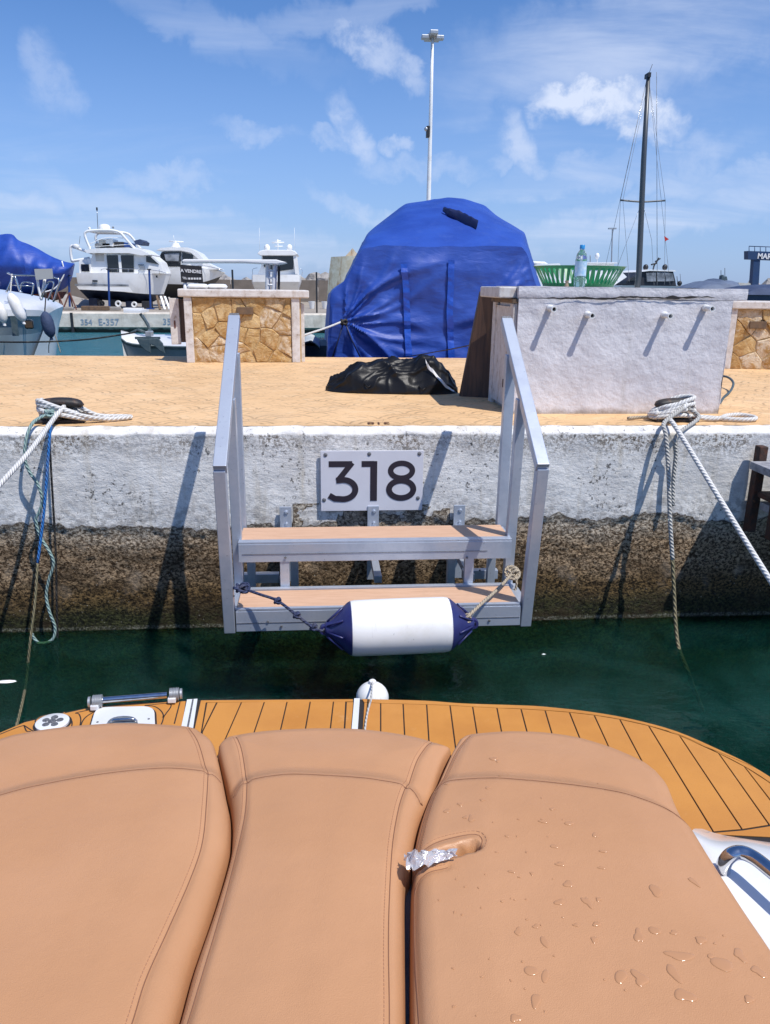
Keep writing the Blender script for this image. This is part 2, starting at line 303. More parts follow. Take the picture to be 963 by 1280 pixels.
def m_stone():
    m = Mt('ochre cladding stone'); r = m.rand()
    n = m.noise(9, 8, .68, .6); n2 = m.noise(26, 6, .65)
    a = m.mix(r, (.74, .54, .28), (.60, .40, .17)); a = m.mix(m.rng(m.math('FRACT', m.math('MULTIPLY', r, 7.3)), .68, .74), a, (.76, .63, .46))
    c = m.mix(m.rng(n, .38, .62), a, (.46, .26, .085)); c = m.mix(m.rng(n2, .56, .7, 0, .6), c, (.66, .52, .36)); c = m.mix(m.rng(m.noise(14, 5, .6, .9, vec=m.map(loc=(3, 3, 3))), .56, .68, 0, .6), c, (.48, .25, .06))
    m.set(Base_Color=c, Roughness=.75); m.bump(n, .9, .04); m.bump(n2, .7, .015); return m.m
M['stone'] = m_stone()
M['mortar'] = simple('ochre mortar', (.44, .29, .13), .9, c2=(.55, .40, .22), sc=18, bs=.6, bsc=50)
def m_tarp():
    m = Mt('blue tarpaulin'); n = m.noise(2.4, 4, .5)
    c = m.mix(m.rng(n, .3, .7), (.022, .078, .40), (.014, .055, .32)); c = m.mix(m.rng(m.noise(5, 6, .7, .5), .52, .78, 0, .35), c, (.07, .13, .40)); c = m.mix(m.rng(m.noise(24, 5, .7), .62, .75, 0, .25), c, (.12, .15, .28)); m.set(Base_Color=c, Roughness=.5, Sheen_Weight=.0, Sheen_Roughness=.5, Specular_IOR_Level=.5); m.put((.5, .6, 1.0), m.b.inputs['Sheen Tint'])
    m.bump(m.noise(7, 4, .55, .6, vec=m.map(rot=(0, .6, 0), scl=(.5, 1, 1.4))), .28, .04); return m.m
M['tarp'] = m_tarp()
M['tarpdark'] = simple('dark blue webbing', (.012, .085, .50), .38, c2=(.012, .055, .36), sc=8, bs=.3, bsc=12, bd=.02)
M['tarpnavy'] = simple('navy fabric', (.008, .015, .07), .5)
M['blackfabric'] = simple('black nylon', (.006, .006, .007), .42, c2=(.010, .010, .011), sc=6, Specular_IOR_Level=.3, bs=.35, bsc=22, bd=.008)
M['piping'] = simple('white piping', (.72, .72, .72), .5)
def m_brownboard():
    m = Mt('dark stained board'); n = m.noise(3, 7, .65, .4, vec=m.map(scl=(9, 9, .8)))
    c = m.mix(m.rng(n, .35, .65), (.095, .050, .030), (.045, .024, .016)); m.set(Base_Color=c, Roughness=.55); m.bump(n, .4, .006); return m.m
M['board'] = m_brownboard()
def m_rusty():
    m = Mt('rusted steel'); n = m.noise(22, 8, .7)
    c = m.mix(m.rng(n, .35, .6), (.10, .035, .018), (.045, .028, .022)); c = m.mix(m.rng(n, .6, .7), c, (.30, .13, .05)); m.set(Base_Color=c, Roughness=.85); m.bump(n, .7, .01); return m.m
M['rusty'] = m_rusty()
M['greyplank'] = simple('grey weathered plank', (.36, .36, .38), .8, c2=(.20, .20, .22), sc=20, bs=.6, bsc=50)
def m_fender():
    m = Mt('white fender vinyl'); n = m.noise(5, 6, .65); s = m.noise(3, 6, .7, vec=m.map(scl=(14, 3, 3)))
    c = m.mix(m.rng(n, .5, .75), (.82, .82, .80), (.72, .71, .66)); c = m.mix(m.rng(s, .60, .72, 0, .45), c, (.45, .44, .40)); c = m.mix(m.rng(m.noise(70, 3, .6), .70, .76, 0, .5), c, (.3, .3, .28)); m.set(Base_Color=c, Roughness=m.rng(n, .3, .7, .28, .5)); return m.m
M['fender'] = m_fender()
M['fenderblue'] = simple('navy fender end', (.022, .024, .115), .35, c2=(.03, .035, .14), sc=9)
M['plate'] = simple('white sign plate', (.66, .66, .71), .35, c2=(.62, .62, .67), sc=5)
M['screw'] = simple('screw head', (.12, .12, .13), .5, .5, c2=(.3, .3, .3), sc=200)
def m_cleat():
    m = Mt('worn black cleat'); n = m.noise(30, 6, .7); m.set(Base_Color=m.mix(m.rng(n, .5, .68), (.022, .020, .020), (.10, .055, .035)), Roughness=.55); m.bump(n, .5, .005); return m.m
M['cleat'] = m_cleat()
def m_green():
    m = Mt('green plastic'); m.set(Base_Color=(.012, .22, .075), Roughness=.35, Subsurface_Weight=.0); return m.m
M['green'] = m_green()
m = Mt('clear plastic'); m.set(Base_Color=(.85, .93, .98), Roughness=.05, Transmission_Weight=.9, IOR=1.2); M['bottle'] = m.m
M['cap'] = simple('blue cap', (.03, .28, .62), .35); M['labelblue'] = simple('pale blue label', (.32, .55, .75), .4, c2=(.65, .75, .8), sc=30)
m = Mt('crinkled film'); m.set(Base_Color=(.72, .73, .76), Roughness=.16, Transmission_Weight=.35, Metallic=.25); m.bump(m.noise(60, 4, .6), .6, .01); M['film'] = m.m
m = Mt('water drop'); m.set(Base_Color=(.80, .62, .48), Roughness=.03, Transmission_Weight=1.0, IOR=1.33); M['drop'] = m.m
m = Mt('wet patch'); m.set(Base_Color=(.495, .255, .125), Roughness=.14); M['wet'] = m.m
M['hullpale'] = simple('pale hull bottom', (.50, .55, .56), .35, c2=(.40, .46, .48), sc=2)
M['greyboard'] = simple('grey white board', (.40, .42, .42), .5)
M['canvaspale'] = simple('pale canvas', (.48, .52, .54), .7, c2=(.36, .41, .44), sc=6)
M['canvasslate'] = simple('slate canvas', (.13, .17, .25), .7, c2=(.09, .12, .19), sc=3)
M['mastgrey'] = simple('dark grey mast', (.10, .105, .11), .4, .4)
M['concrete'] = simple('pale concrete', (.40, .375, .34), .85, c2=(.28, .26, .235), sc=1.2, bs=.5, bsc=8, bd=.03)
def m_farwall():
    m = Mt('far quay concrete'); z = m.xyz()[2]; n = m.noise(3, 6, .65); n2 = m.noise(1.2, 6, .7, vec=m.map(scl=(3, 3, .5)))
    c = m.mix(m.rng(n, .3, .7), (.72, .66, .57), (.54, .48, .40)); c = m.mix(m.rng(n2, .5, .7, 0, .5), c, (.30, .25, .18))
    zz = m.math('ADD', z, m.math('MULTIPLY', n, .25)); c = m.mix(m.rng(zz, .36, .22), c, (.05, .045, .03)); m.set(Base_Color=c, Roughness=.85); m.bump(n, .6, .04); return m.m
M['farwall'] = m_farwall()
M['yard'] = simple('boatyard ground', (.36, .31, .25), .9, c2=(.28, .245, .20), sc=.5, bs=.4, bsc=5, bd=.03)
M['screen'] = simple('brown screen mesh', (.21, .175, .145), .9, c2=(.16, .135, .11), sc=1.5, bs=.8, bsc=30, bd=.02)
M['rock'] = simple('pale breakwater rock', (.44, .41, .38), .9, c2=(.26, .24, .22), sc=1.2, bs=.9, bsc=3, bd=.2)
def m_rustyhull():
    m = Mt('stained cream hull'); n = m.noise(2.2, 7, .65, .4, vec=m.map(scl=(3.2, 3.2, .7))); n2 = m.noise(6, 6, .7)
    c = m.mix(m.rng(n2, .3, .7), (.66, .60, .48), (.52, .43, .29)); c = m.mix(m.rng(n, .50, .70, 0, .85), c, (.36, .20, .09)); m.set(Base_Color=c, Roughness=.6); m.bump(n2, .3, .02); return m.m
M['stainedhull'] = m_rustyhull()
M['seabed'] = simple('seabed', (.03, .045, .03), .9, c2=(.08, .10, .06), sc=1.4, bs=.5, bsc=5, bd=.1)

# ---------------------------------------------------------------- mesh helpers
ORG = {}
def tag(o, label=None, cat=None, group=None, kind=None):
    for k, v in (('label', label), ('category', cat), ('group', group), ('kind', kind)):
        if v: o[k] = v
    return o
def empty(name, loc, label, cat, group=None):
    o = bpy.data.objects.new(name, None); COL.objects.link(o); o.location = loc; o.empty_display_size = .1
    ORG[o] = Vector(loc); return tag(o, label, cat, group)
class MB:
    def __init__(s, tf=None): s.v = []; s.f = []; s.uv = None; s.tf = tf
    def add(s, vs, fs):
        b = len(s.v); s.v += [Vector(p) if s.tf is None else s.tf(p) for p in vs]; s.f += [tuple(i+b for i in f) for f in fs]; return s
    def box(s, lo, hi):
        (a, b, c), (d, e, f) = lo, hi
        return s.add([(a, b, c), (d, b, c), (d, e, c), (a, e, c), (a, b, f), (d, b, f), (d, e, f), (a, e, f)], [(3, 2, 1, 0), (4, 5, 6, 7), (0, 1, 5, 4), (1, 2, 6, 5), (2, 3, 7, 6), (3, 0, 4, 7)])
    def bar(s, p0, p1, w, h, up=(0, 0, 1)):
        p0, p1, up = Vector(p0), Vector(p1), Vector(up); d = (p1-p0).normalized(); x = d.cross(up)
        if x.length < 1e-4: x = d.cross(Vector((0, 1, 0)))
        x.normalize(); z = x.cross(d); vs = []
        for p in (p0, p1):
            for a, b in ((-1, -1), (1, -1), (1, 1), (-1, 1)): vs.append(p+x*(a*w/2)+z*(b*h/2))
        return s.add(vs, [(3, 2, 1, 0), (4, 5, 6, 7), (0, 1, 5, 4), (1, 2, 6, 5), (2, 3, 7, 6), (3, 0, 4, 7)])
    def tube(s, pts, r, n=8, cap=True):
        pts = [Vector(p) for p in pts]; R = r if isinstance(r, (list, tuple)) else [r]*len(pts)
        up = None; vs = []; fs = []; acc = 0; uvs = []
        for i, p in enumerate(pts):
            d = (pts[min(i+1, len(pts)-1)]-pts[max(i-1, 0)])
            if d.length < 1e-9: d = Vector((0, 0, 1))
            d.normalize()
            if up is None: up = d.cross(Vector((0, 0, 1))); up = up if up.length > .1 else d.cross(Vector((1, 0, 0)))
            up = (up-d*up.dot(d)).normalized(); b = d.cross(up)
            if i: acc += (p-pts[i-1]).length
            for k in range(n):
                a = 2*pi*k/n; vs.append(p+up*(cos(a)*R[i])+b*(sin(a)*R[i])); uvs.append((k/n, acc))
        for i in range(len(pts)-1):
            for k in range(n): fs.append((i*n+k, i*n+(k+1) % n, (i+1)*n+(k+1) % n, (i+1)*n+k))
        if cap: fs.append(tuple(range(n-1, -1, -1))); fs.append(tuple((len(pts)-1)*n+k for k in range(n)))
        if s.uv is None: s.uv = {}
        base = len(s.v)
        for i, u in enumerate(uvs): s.uv[base+i] = u
        return s.add(vs, fs)
    def lathe(s, c, prof, axis=(0, 0, 1), n=24, sx=1, sy=1, cap=True):
        c, ax = Vector(c), Vector(axis).normalized(); x = ax.orthogonal().normalized()
        if abs(ax.z) > .9: x = Vector((1, 0, 0))
        y = ax.cross(x); vs = []; fs = []
        for r, h in prof:
            for k in range(n): a = 2*pi*k/n; vs.append(c+ax*h+x*(cos(a)*r*sx)+y*(sin(a)*r*sy))
        for i in range(len(prof)-1):
            for k in range(n): fs.append((i*n+k, i*n+(k+1) % n, (i+1)*n+(k+1) % n, (i+1)*n+k))
        if cap: fs.append(tuple(range(n-1, -1, -1))); fs.append(tuple((len(prof)-1)*n+k for k in range(n)))
        return s.add(vs, fs)
    def ball(s, c, r, n=12, m=8, sc=(1, 1, 1)):
        c = Vector(c); vs = [c+Vector((0, 0, -r*sc[2]))]; fs = []
        for j in range(1, m):
            t = pi*j/m
            for k in range(n): a = 2*pi*k/n; vs.append(c+Vector((r*sc[0]*sin(t)*cos(a), r*sc[1]*sin(t)*sin(a), -r*sc[2]*cos(t))))
        vs.append(c+Vector((0, 0, r*sc[2])))
        for k in range(n): fs.append((0, 1+(k+1) % n, 1+k)); fs.append((len(vs)-1, len(vs)-1-n+k, len(vs)-1-n+(k+1) % n))
        for j in range(m-2):
            for k in range(n): a = 1+j*n; fs.append((a+k, a+(k+1) % n, a+n+(k+1) % n, a+n+k))
        return s.add(vs, fs)
    def prism(s, poly, off):
        off = Vector(off); n = len(poly); vs = [Vector(p) for p in poly]+[Vector(p)+off for p in poly]
        return s.add(vs, [tuple(range(n-1, -1, -1)), tuple(range(n, 2*n))]+[(i, (i+1) % n, n+(i+1) % n, n+i) for i in range(n)])
    def loft(s, rows, closed=False, cap=False):
        n = len(rows[0]); vs = [p for r in rows for p in r]; fs = []
        for i in range(len(rows)-1):
            for k in range(n if closed else n-1): fs.append((i*n+k, i*n+(k+1) % n, (i+1)*n+(k+1) % n, (i+1)*n+k))
        if cap: fs.append(tuple(range(n-1, -1, -1))); fs.append(tuple((len(rows)-1)*n+k for k in range(n)))
        return s.add(vs, fs)
    def build(s, name, mat, parent=None, smooth=None, bevel=0, fix=True, origin=None):
        if parent is not None: o0 = ORG[parent]
        elif origin is not None: o0 = Vector(origin)
        else:
            xs = [p.x for p in s.v]; ys = [p.y for p in s.v]; zs = [p.z for p in s.v]; o0 = Vector(((min(xs)+max(xs))/2, (min(ys)+max(ys))/2, min(zs)))
        me = bpy.data.meshes.new(name); me.from_pydata([p-o0 for p in s.v], [], s.f); me.update()
        if fix:
            import bmesh
            bm = bmesh.new(); bm.from_mesh(me); bmesh.ops.recalc_face_normals(bm, faces=bm.faces); bm.to_mesh(me); bm.free()
        if s.uv:
            ul = me.uv_layers.new(name='UVMap')
            for pl in me.polygons:
                us = [s.uv.get(me.loops[l].vertex_index, (0, 0)) for l in pl.loop_indices]; mx = max(u[0] for u in us)
                for l, u in zip(pl.loop_indices, us): ul.data[l].uv = (1.0 if (u[0] == 0 and mx > .5) else u[0], u[1])
        me.materials.append(M[mat] if isinstance(mat, str) else mat)
        if smooth:
            me.polygons.foreach_set('use_smooth', [True]*len(me.polygons))
            if smooth is not True: me.set_sharp_from_angle(angle=radians(smooth))
        o = bpy.data.objects.new(name, me); COL.objects.link(o)
        if parent is not None: o.parent = parent; ORG[o] = o0
        else: o.location = o0; ORG[o] = o0
        if bevel:
            b = o.modifiers.new('bevel', 'BEVEL'); b.width = bevel; b.segments = 2; b.limit_method = 'ANGLE'
        return o
def kids(o): return [c for c in list(COL.objects) if c.parent == o]
def copy_tree(o, parent=None):
    c = o.copy(); COL.objects.link(c)
    if parent is not None: c.parent = parent
    for ch in kids(o): copy_tree(ch, c)
    return c
def spline(pts, n=8):
    P = [Vector(p) for p in pts]; P = [P[0]*2-P[1]]+P+[P[-1]*2-P[-2]]; out = []
    for i in range(1, len(P)-2):
        a, b, c, d = P[i-1:i+3]
        for k in range(n):
            t = k/n; out.append(.5*((2*b)+(c-a)*t+(2*a-5*b+4*c-d)*t*t+(3*b-a-3*c+d)*t**3))
    out.append(P[-2]); return out
def text_mesh(txt, name, mat, parent, pos, size, xdir=(1, 0, 0), ydir=(0, 0, 1), bold=0, depth=0.002, align='CENTER'):
    cu = bpy.data.curves.new('t', 'FONT'); cu.body = txt; cu.size = size; cu.extrude = depth/2; cu.offset = bold; cu.align_x = align; cu.align_y = 'CENTER'; cu.resolution_u = 3
    ob = bpy.data.objects.new('t', cu); COL.objects.link(ob); dg = bpy.context.evaluated_depsgraph_get(); me = bpy.data.meshes.new_from_object(ob.evaluated_get(dg))
    bpy.data.objects.remove(ob); x, y = Vector(xdir).normalized(), Vector(ydir).normalized(); z = x.cross(y); b = MB()
    b.add([Vector(pos)+x*v.co.x+y*v.co.y+z*v.co.z for v in me.vertices], [tuple(p.vertices) for p in me.polygons]); bpy.data.meshes.remove(me)
    return b.build(name, mat, parent, fix=False)
# ================================================================ SETTING
QH = 1.185; WY = 4.2
def structure(o): o['kind'] = 'structure'; return o
b = MB(); b.add([(-6000, -3000, 0), (6000, -3000, 0), (6000, 9000, 0), (-6000, 9000, 0)], [(0, 1, 2, 3)]); structure(b.build('water', 'water', origin=(0, 0, 0)))
b = MB(); b.add([(-400, -200, -3), (400, -200, -3), (400, 60, -3), (-400, 60, -3)], [(0, 1, 2, 3)]); structure(b.build('sea_bed', 'seabed', origin=(0, 0, 0)))
def fbm(x, y, z=0, o=5, s=1.0): return noise.fractal(Vector((x*s, y*s, z)), 1.0, 2.1, o)
def zpaint(x): return .645+.045*fbm(x, 3.3, 0, 5, 2.2)+.018*fbm(x, 9, 0, 3, 14)+(-.03 if x < .1 else .02)*max(0, 1-abs(x-.1)/1.5)
xs = [-40, -30, -20, -12, -8, -6, -5, -4.2, -3.6, -3.2]+[-3.0+.0125*i for i in range(1, 520)]+[3.6, 4.2, 5, 6, 8, 12, 20, 30, 40]
zs = [-2.5, -1.5, -1, -.7, -.5, -.4, -.32]+[-.3+.0125*i for i in range(0, 117)]
prof = [(WY+.004, QH-.030), (WY+.016, QH-.019), (WY+.040, QH-.004), (WY+.060, QH+.001)]
rows = []; paint = []
for j, z in enumerate(zs+[None]*4):
    row = []
    for x in xs:
        if z is None:
            y, zz = prof[j-len(zs)]; n = fbm(x, 7.7, 0, 5, 9)*.006+fbm(x, 3.7, 0, 4, 40)*.0025; row.append((x, y+n, zz+fbm(x, 1.7, 0, 4, 11)*.004)); paint.append(1.0); continue
        zb = zpaint(x); t = (z-zb)/.035; pt = min(max(.5+t*.5, 0), 1)
        pt = pt if z < .9 else 1
        # flaked patches under the sign plate
        fl = fbm(x*5, z*9, 4.4, 4)
        if -.15 < x < .75 and .55 < z < .76 and fl > -.02: pt = min(pt, .25)
        k = max(0, min(1, (zb-z)/.05))
        rough = fbm(x*30, z*30, 1.1, 4)*.006+fbm(x*7, z*7, 2.2, 4)*.010+abs(fbm(x*55, z*55, 5, 2))*.007
        smo = fbm(x*5, z*5, 8.2, 4)*.004+fbm(x*40, z*40, 3.1, 2)*.0012
        row.append((x, WY+(rough*k+smo*(1-k))+.012*k-.02*max(0, .35-z)*k, z)); paint.append(pt)
    rows.append(row)
b = MB(); b.loft(rows)
qw = structure(b.build('quay_wall', 'quaywall', origin=(0, 0, 0), smooth=True, fix=False))
at = qw.data.attributes.new('paint', 'FLOAT', 'POINT'); at.data.foreach_set('value', paint)
FY = 8.5
b = MB(); b.loft([[(x, y, QH-.0005+.002) for x in (-40, -10, -3, 0, 3, 10, 40)] for y in (WY+.057, 5, 6, 7, 8, FY)]); b.add([(-40, FY, QH), (40, FY, QH), (40, FY, -2), (-40, FY, -2)], [(0, 1, 2, 3)])
structure(b.build('quay_pavement', 'quaytop', origin=(0, 0, 0)))
# the stencilled berth number on the pavement, read from the landward side (worn almost away)
pv = bpy.data.objects['quay_pavement']; ORG[pv] = Vector((0, 0, 0))
text_mesh('318', 'stencilled_number', 'caulkbrown', pv, (.335, 4.32, QH+.006), .09, (-1, 0, 0), (0, -1, 0), 0, .002)
# far quay and yard
YQ = 33.0; YH = .78
def ypt(x): return 32.9+.1*x
b = MB(); n = 40
pts = [(-60+3*i) for i in range(n+1)]
b.loft([[(x, ypt(x)+dy, z) for x in pts] for dy, z in ((.15, -2), (.15, .18), (0, .22), (0, YH-.05), (.05, YH), (.9, YH))]); structure(b.build('far_quay_wall', 'farwall', origin=(0, 0, 0)))
b = MB(); b.loft([[(x, ypt(x)+dy, YH-.004) for x in (-60, 0, 60)] for dy in (.85, 30)]); b.add([(-300, 58, YH-.01), (300, 58, YH-.01), (300, 82, YH-.01), (-300, 82, YH-.01)], [(0, 1, 2, 3)]); structure(b.build('boatyard_ground', 'yard', origin=(0, 0, 0)))
fq = bpy.data.objects['far_quay_wall']; ORG[fq] = Vector((0, 0, 0))
for t, px, py, sz in (('354', 110, 402.5, .30), ('E-357', 137, 402.5, .34), ('356', 211, 402.5, .34)):
    p = aY(px, py, 32.2); text_mesh(t, 'painted_number', 'letterblue', fq, (p.x, ypt(p.x)-.012, p.z), sz, (1, .1, 0), (0, 0, 1), .004, .004)
for px in (93, 268): # dark joints between the wall sections
    p = aY(px, 405, 32.2); MB().box((p.x-.05, ypt(p.x)-.02, -.2), (p.x+.05, ypt(p.x)+.1, YH-.02)).build('joint', 'black', fq)

# ================================================================ BOARDING STEPS
XL, XR = -.41, .945
T = empty('boarding_steps', ((XL+XR)/2, 3.6, .49), 'aluminium boarding steps with two tan treads and sloping handrails fixed to the quay wall', 'steps')
for s, X in ((1, XL), (-1, XR)):
    MB().bar((X, 3.93, 1.775), (X, 3.13, 1.205), .055, .045).build('handrail', 'alu', T, bevel=.003)
    MB().bar((X, 3.93-.0005, 1.775), (X, 3.945, 1.786), .047, .037).build('end_cap', 'screw', T)
    MB().bar((X+s*.012, 3.75, .66), (X+s*.012, 3.75, 1.625), .05, .04, (0, 1, 0)).build('post', 'alu', T, bevel=.003)
    MB().bar((X+s*.012, 3.555, .43), (X+s*.012, 3.50, 1.445), .045, .045, (0, 1, 0)).build('post', 'alu', T, bevel=.003)
    MB().bar((X-s*.004, 3.25, .425), (X-s*.004, 3.152, 1.20), .05, .05, (0, 1, 0)).build('post', 'alu', T, bevel=.003)
    # side rail of the lower step and the return to the wall
    MB().box((X-.0245, 3.272, .43), (X+.0245, 3.53, .518)).build('side_rail', 'alu', T, bevel=.002)
    MB().box((X-.022+s*.03, 3.53, .70), (X+.022+s*.03, 3.72, .757)).build('side_rail', 'alu', T, bevel=.002)
    MB().box((X-.02+s*.055, 3.72, .43), (X+.02+s*.055, 3.76, .70)).build('hanger', 'alu', T, bevel=.002)
    MB().box((min(X, X+s*.19), 3.80, .435), (max(X, X+s*.19), 3.84, .485)).build('back_rail', 'alu', T, bevel=.002)
# lower tread
b = MB(); b.box((XL+.03, 3.242, .521), (XR-.03, 3.445, .538)); b.build('tread', 'tread', T, bevel=.002)
MB().box((XL+.0265, 3.220, .432), (XR-.0265, 3.238, .530)).build('fascia', 'alu', T, bevel=.002)
MB().box((XL+.03, 3.2195, .473), (XR-.03, 3.2175, .4755)).build('fascia_lip', 'screw', T)
MB().box((XL+.03, 3.222, .532), (XR-.03, 3.2415, .542)).build('nosing', 'alu', T, bevel=.001)
MB().box((XL+.03, 3.450, .498), (XR-.03, 3.475, .545)).build('back_edge', 'alu', T, bevel=.001)
# upper tread
MB().box((XL+.024, 3.515, .752), (XR-.024, 3.715, .768)).build('tread', 'tread', T, bevel=.002)
MB().box((XL+.022, 3.472, .672), (XR-.022, 3.490, .762)).build('fascia', 'alu', T, bevel=.002)
MB().box((XL+.04, 3.4685, .712), (XR-.14, 3.4705, .714)).build('fascia_lip', 'screw', T)
MB().box((XL+.022, 3.474, .763), (XR-.022, 3.514, .772)).build('nosing', 'alu', T, bevel=.001)
for px in (356, 587):
    X = aY(px, 715, 3.47).x
    MB().box((X-.022, 3.478, .44), (X+.022, 3.510, .671)).build('hanger', 'alu', T, bevel=.002)
    MB().box((X-.022+(.04 if px < 400 else -.045), 3.70, .42), (X+.018+(.04 if px < 400 else -.045), 3.74, .750)).build('hanger', 'alu', T, bevel=.002)
# plates bolted to the wall
for px in (357, 467, 575):
    X = aY(px, 645, 4.15).x; k = MB().box((X-.033, 4.165, .30), (X+.033, 4.178, .745)).build('bracket', 'alu', T, bevel=.002)
    for z in (.715, .645, .56): MB().lathe((X+.004, 4.166, z), ((.011, 0), (.011, .008), (.006, .010)), (0, -1, 0), 6).build('bolt', 'alu', k)
    MB().box((X-.02, 3.72, .585), (X+.02, 4.166, .620)).build('arm', 'alu', T, bevel=.002)
    MB().box((X-.02, 3.76, .44), (X+.02, 4.166, .48)).build('arm', 'alu', T, bevel=.002)
for px, py, Y in ((352, 783, 3.217), (560, 783, 3.217), (335, 777, 3.217), (612, 776, 3.217), (292, 745, 3.22), (584, 697, 3.467), (357, 697, 3.467), (600, 713, 3.795)):
    p = aY(px, py, Y); MB().lathe(p, ((.006, 0), (.005, .004)), (0, -1, 0), 8).build('rivet', 'screw', T)

# number plate
p0, p1 = aY(401, 562, 4.17), aY(529, 638, 4.17)
xa, xb, za, zb = 0.003, .577, .716, 1.062
PL = empty('berth_number_plate', ((xa+xb)/2, 4.176, za), 'white rectangular plate reading 318 in large dark numerals, screwed to the quay wall', 'sign')
MB().box((xa, 4.172, za), (xb, 4.181, zb)).build('plate', 'plate', PL, bevel=.002)
for x, z in ((xa+.028, zb-.022), (xa+.27, zb-.018), (xb-.024, zb-.018), (xa+.018, za+.066), (xb-.026, za+.072)):
    MB().lathe((x, 4.1725, z), ((.012, 0), (.010, .004), (.004, .006)), (0, -1, 0), 10).build('screw', 'screw', PL)
def stroke(name, pts, w, y0=4.1705, y1=4.1725, closed=False):
    P = [Vector((p[0], p[1])) for p in pts]; n = len(P); a = []; c = []
    for i, p in enumerate(P):
        if closed: d1 = P[i]-P[i-1]; d2 = P[(i+1) % n]-P[i]
        else: d1 = P[i]-P[max(i-1, 0)]; d2 = P[min(i+1, n-1)]-P[i]
        if d1.length < 1e-6: d1 = d2
        if d2.length < 1e-6: d2 = d1
        d1.normalize(); d2.normalize(); t = (d1+d2).normalized(); nn = Vector((-t.y, t.x)); k = 1/max(.35, nn.dot(Vector((-d1.y, d1.x))))
        a.append(p+nn*(w/2*k)); c.append(p-nn*(w/2*k))
    rows = [[(q.x, y0, q.y) for q in a], [(q.x, y0, q.y) for q in c], [(q.x, y1, q.y) for q in c], [(q.x, y1, q.y) for q in a], [(q.x, y0, q.y) for q in a]]
    if closed: rows = [r+[r[0]] for r in rows]
    return MB().loft(rows).build(name, 'letterdark', PL)
def num(px, py): # from the zoomed plate picture to the plate plane
    return (xa+(px-50)/(632-50)*(xb-xa), zb-(py-290)/(632-290)*(zb-za))
W = .0335
pts = [num(96, 364), num(222, 364), num(150, 455)]
arc = [num(176+70*cos(t), 508-55*sin(t)) for t in [radians(a) for a in range(88, -106, -8)]]
stroke('numeral', [num(96, 364), num(228, 364)], W*1.0)
stroke('numeral', [num(228, 356), num(146, 458)], W*.92, 4.1698, 4.1723)
stroke('numeral', [num(138, 456), num(176, 453)]+arc+[num(130, 560), num(97, 541)], W, 4.1691, 4.1721)
stroke('numeral', [num(281, 364), num(352, 364)], W)
stroke('numeral', [num(350, 348), num(350, 574)], W*1.14, 4.1698, 4.1723)
stroke('numeral', [num(508+62*cos(t), 403-42*sin(t)) for t in [2*pi*i/40 for i in range(40)]], W*.92, closed=True)
stroke('numeral', [num(508+70*cos(t), 509-50*sin(t)) for t in [2*pi*i/44 for i in range(44)]], W*.98, 4.1698, 4.1723, closed=True)

# ================================================================ FENDER on the steps
fa, fb = aY(398, 787, 3.06), aY(592, 779, 3.08); ax = (fb-fa).normalized(); Lf = (fb-fa).length
F1 = empty('fender', (fa+fb)/2, 'white cylindrical fender with navy blue ends tied across the front of the steps', 'fender')
def fpt(t): return fa+ax*(t*Lf)
R = .121
bodyp = [(R*.97, .0), (R*1.0, .02)]+[(R*(1+.012*sin(pi*i/10)), .02+(Lf*.63-.04)*i/10) for i in range(1, 10)]+[(R*1.0, Lf*.63-.02), (R*.97, Lf*.63)]
MB().lathe(fpt(.205), bodyp, ax, 40).build('body', 'fender', F1, smooth=50)
endp = [(R*.975, 0), (R*.92, .013), (R*.76, .035), (R*.56, .058), (R*.40, .076), (R*.31, .088), (R*.28, .106), (R*.20, .114)]
for t, sgn in ((.205, -1), (.835, 1)):
    e = MB().lathe(fpt(t)-ax*(sgn*.0015), endp, ax*sgn, 40).build('end_cap', 'fenderblue', F1, smooth=60)
    tip = fpt(t)+ax*(sgn*.112)
    MB().lathe(tip-Vector((0, .018, 0)), ((.011, .004), (.022, .004), (.024, .018), (.022, .032), (.011, .032), (.011, .004)), (0, 1, 0), 18, cap=False).build('eye', 'fenderblue', e, smooth=60)
    for k in range(8):
        a = 2*pi*k/8; u = Vector((0, cos(a), sin(a))); MB().tube([fpt(t)+ax*(sgn*(.036+.066*q))+u*(R*(.79-.5*q)) for q in (0, .5, 1)], .0045, 5).build('rib', 'fenderblue', e, smooth=True)
def knot(mb, c, r, rad):
    c = Vector(c); P = []
    for i in range(40): t = 4*pi*i/39; P.append(c+Vector((cos(t)*r, sin(t)*r*.8, sin(t*1.5)*r*.8)))
    mb.tube(P, rad, 8)
def rope(name, pts, r, mat, label=None, cat=None, parent=None, n=8, seg=8, sub=None, group=None):
    b = MB(); b.tube(spline(pts, seg), r, n)
    if sub: sub(b)
    o = b.build(name, mat, parent, smooth=True)
    if label: tag(o, label, cat or 'rope', group)
    return o
l0 = aY(302, 735, 3.22)
def s1(b):
    knot(b, l0, .02, .007); knot(b, aY(347, 751, 3.13), .011, .007); knot(b, aY(371, 769, 3.10), .011, .007); knot(b, aY(392, 784, 3.05), .012, .007)
    b.tube(spline([l0+Vector((cos(t)*.034, sin(t)*.036+.0, .01*sin(2*t))) for t in [2*pi*i/8 for i in range(9)]], 4), .007, 8)
rope('fender_line', [l0, aY(325, 743, 3.17), aY(347, 751, 3.13), aY(371, 769, 3.10), aY(392, 785, 3.05), aY(404, 789, 3.03)], .0065, 'ropenavy', 'knotted navy line from the left post of the steps to the fender', 'rope', sub=s1)
r0 = aY(641, 716, 3.48); re = aY(583, 773, 3.06)
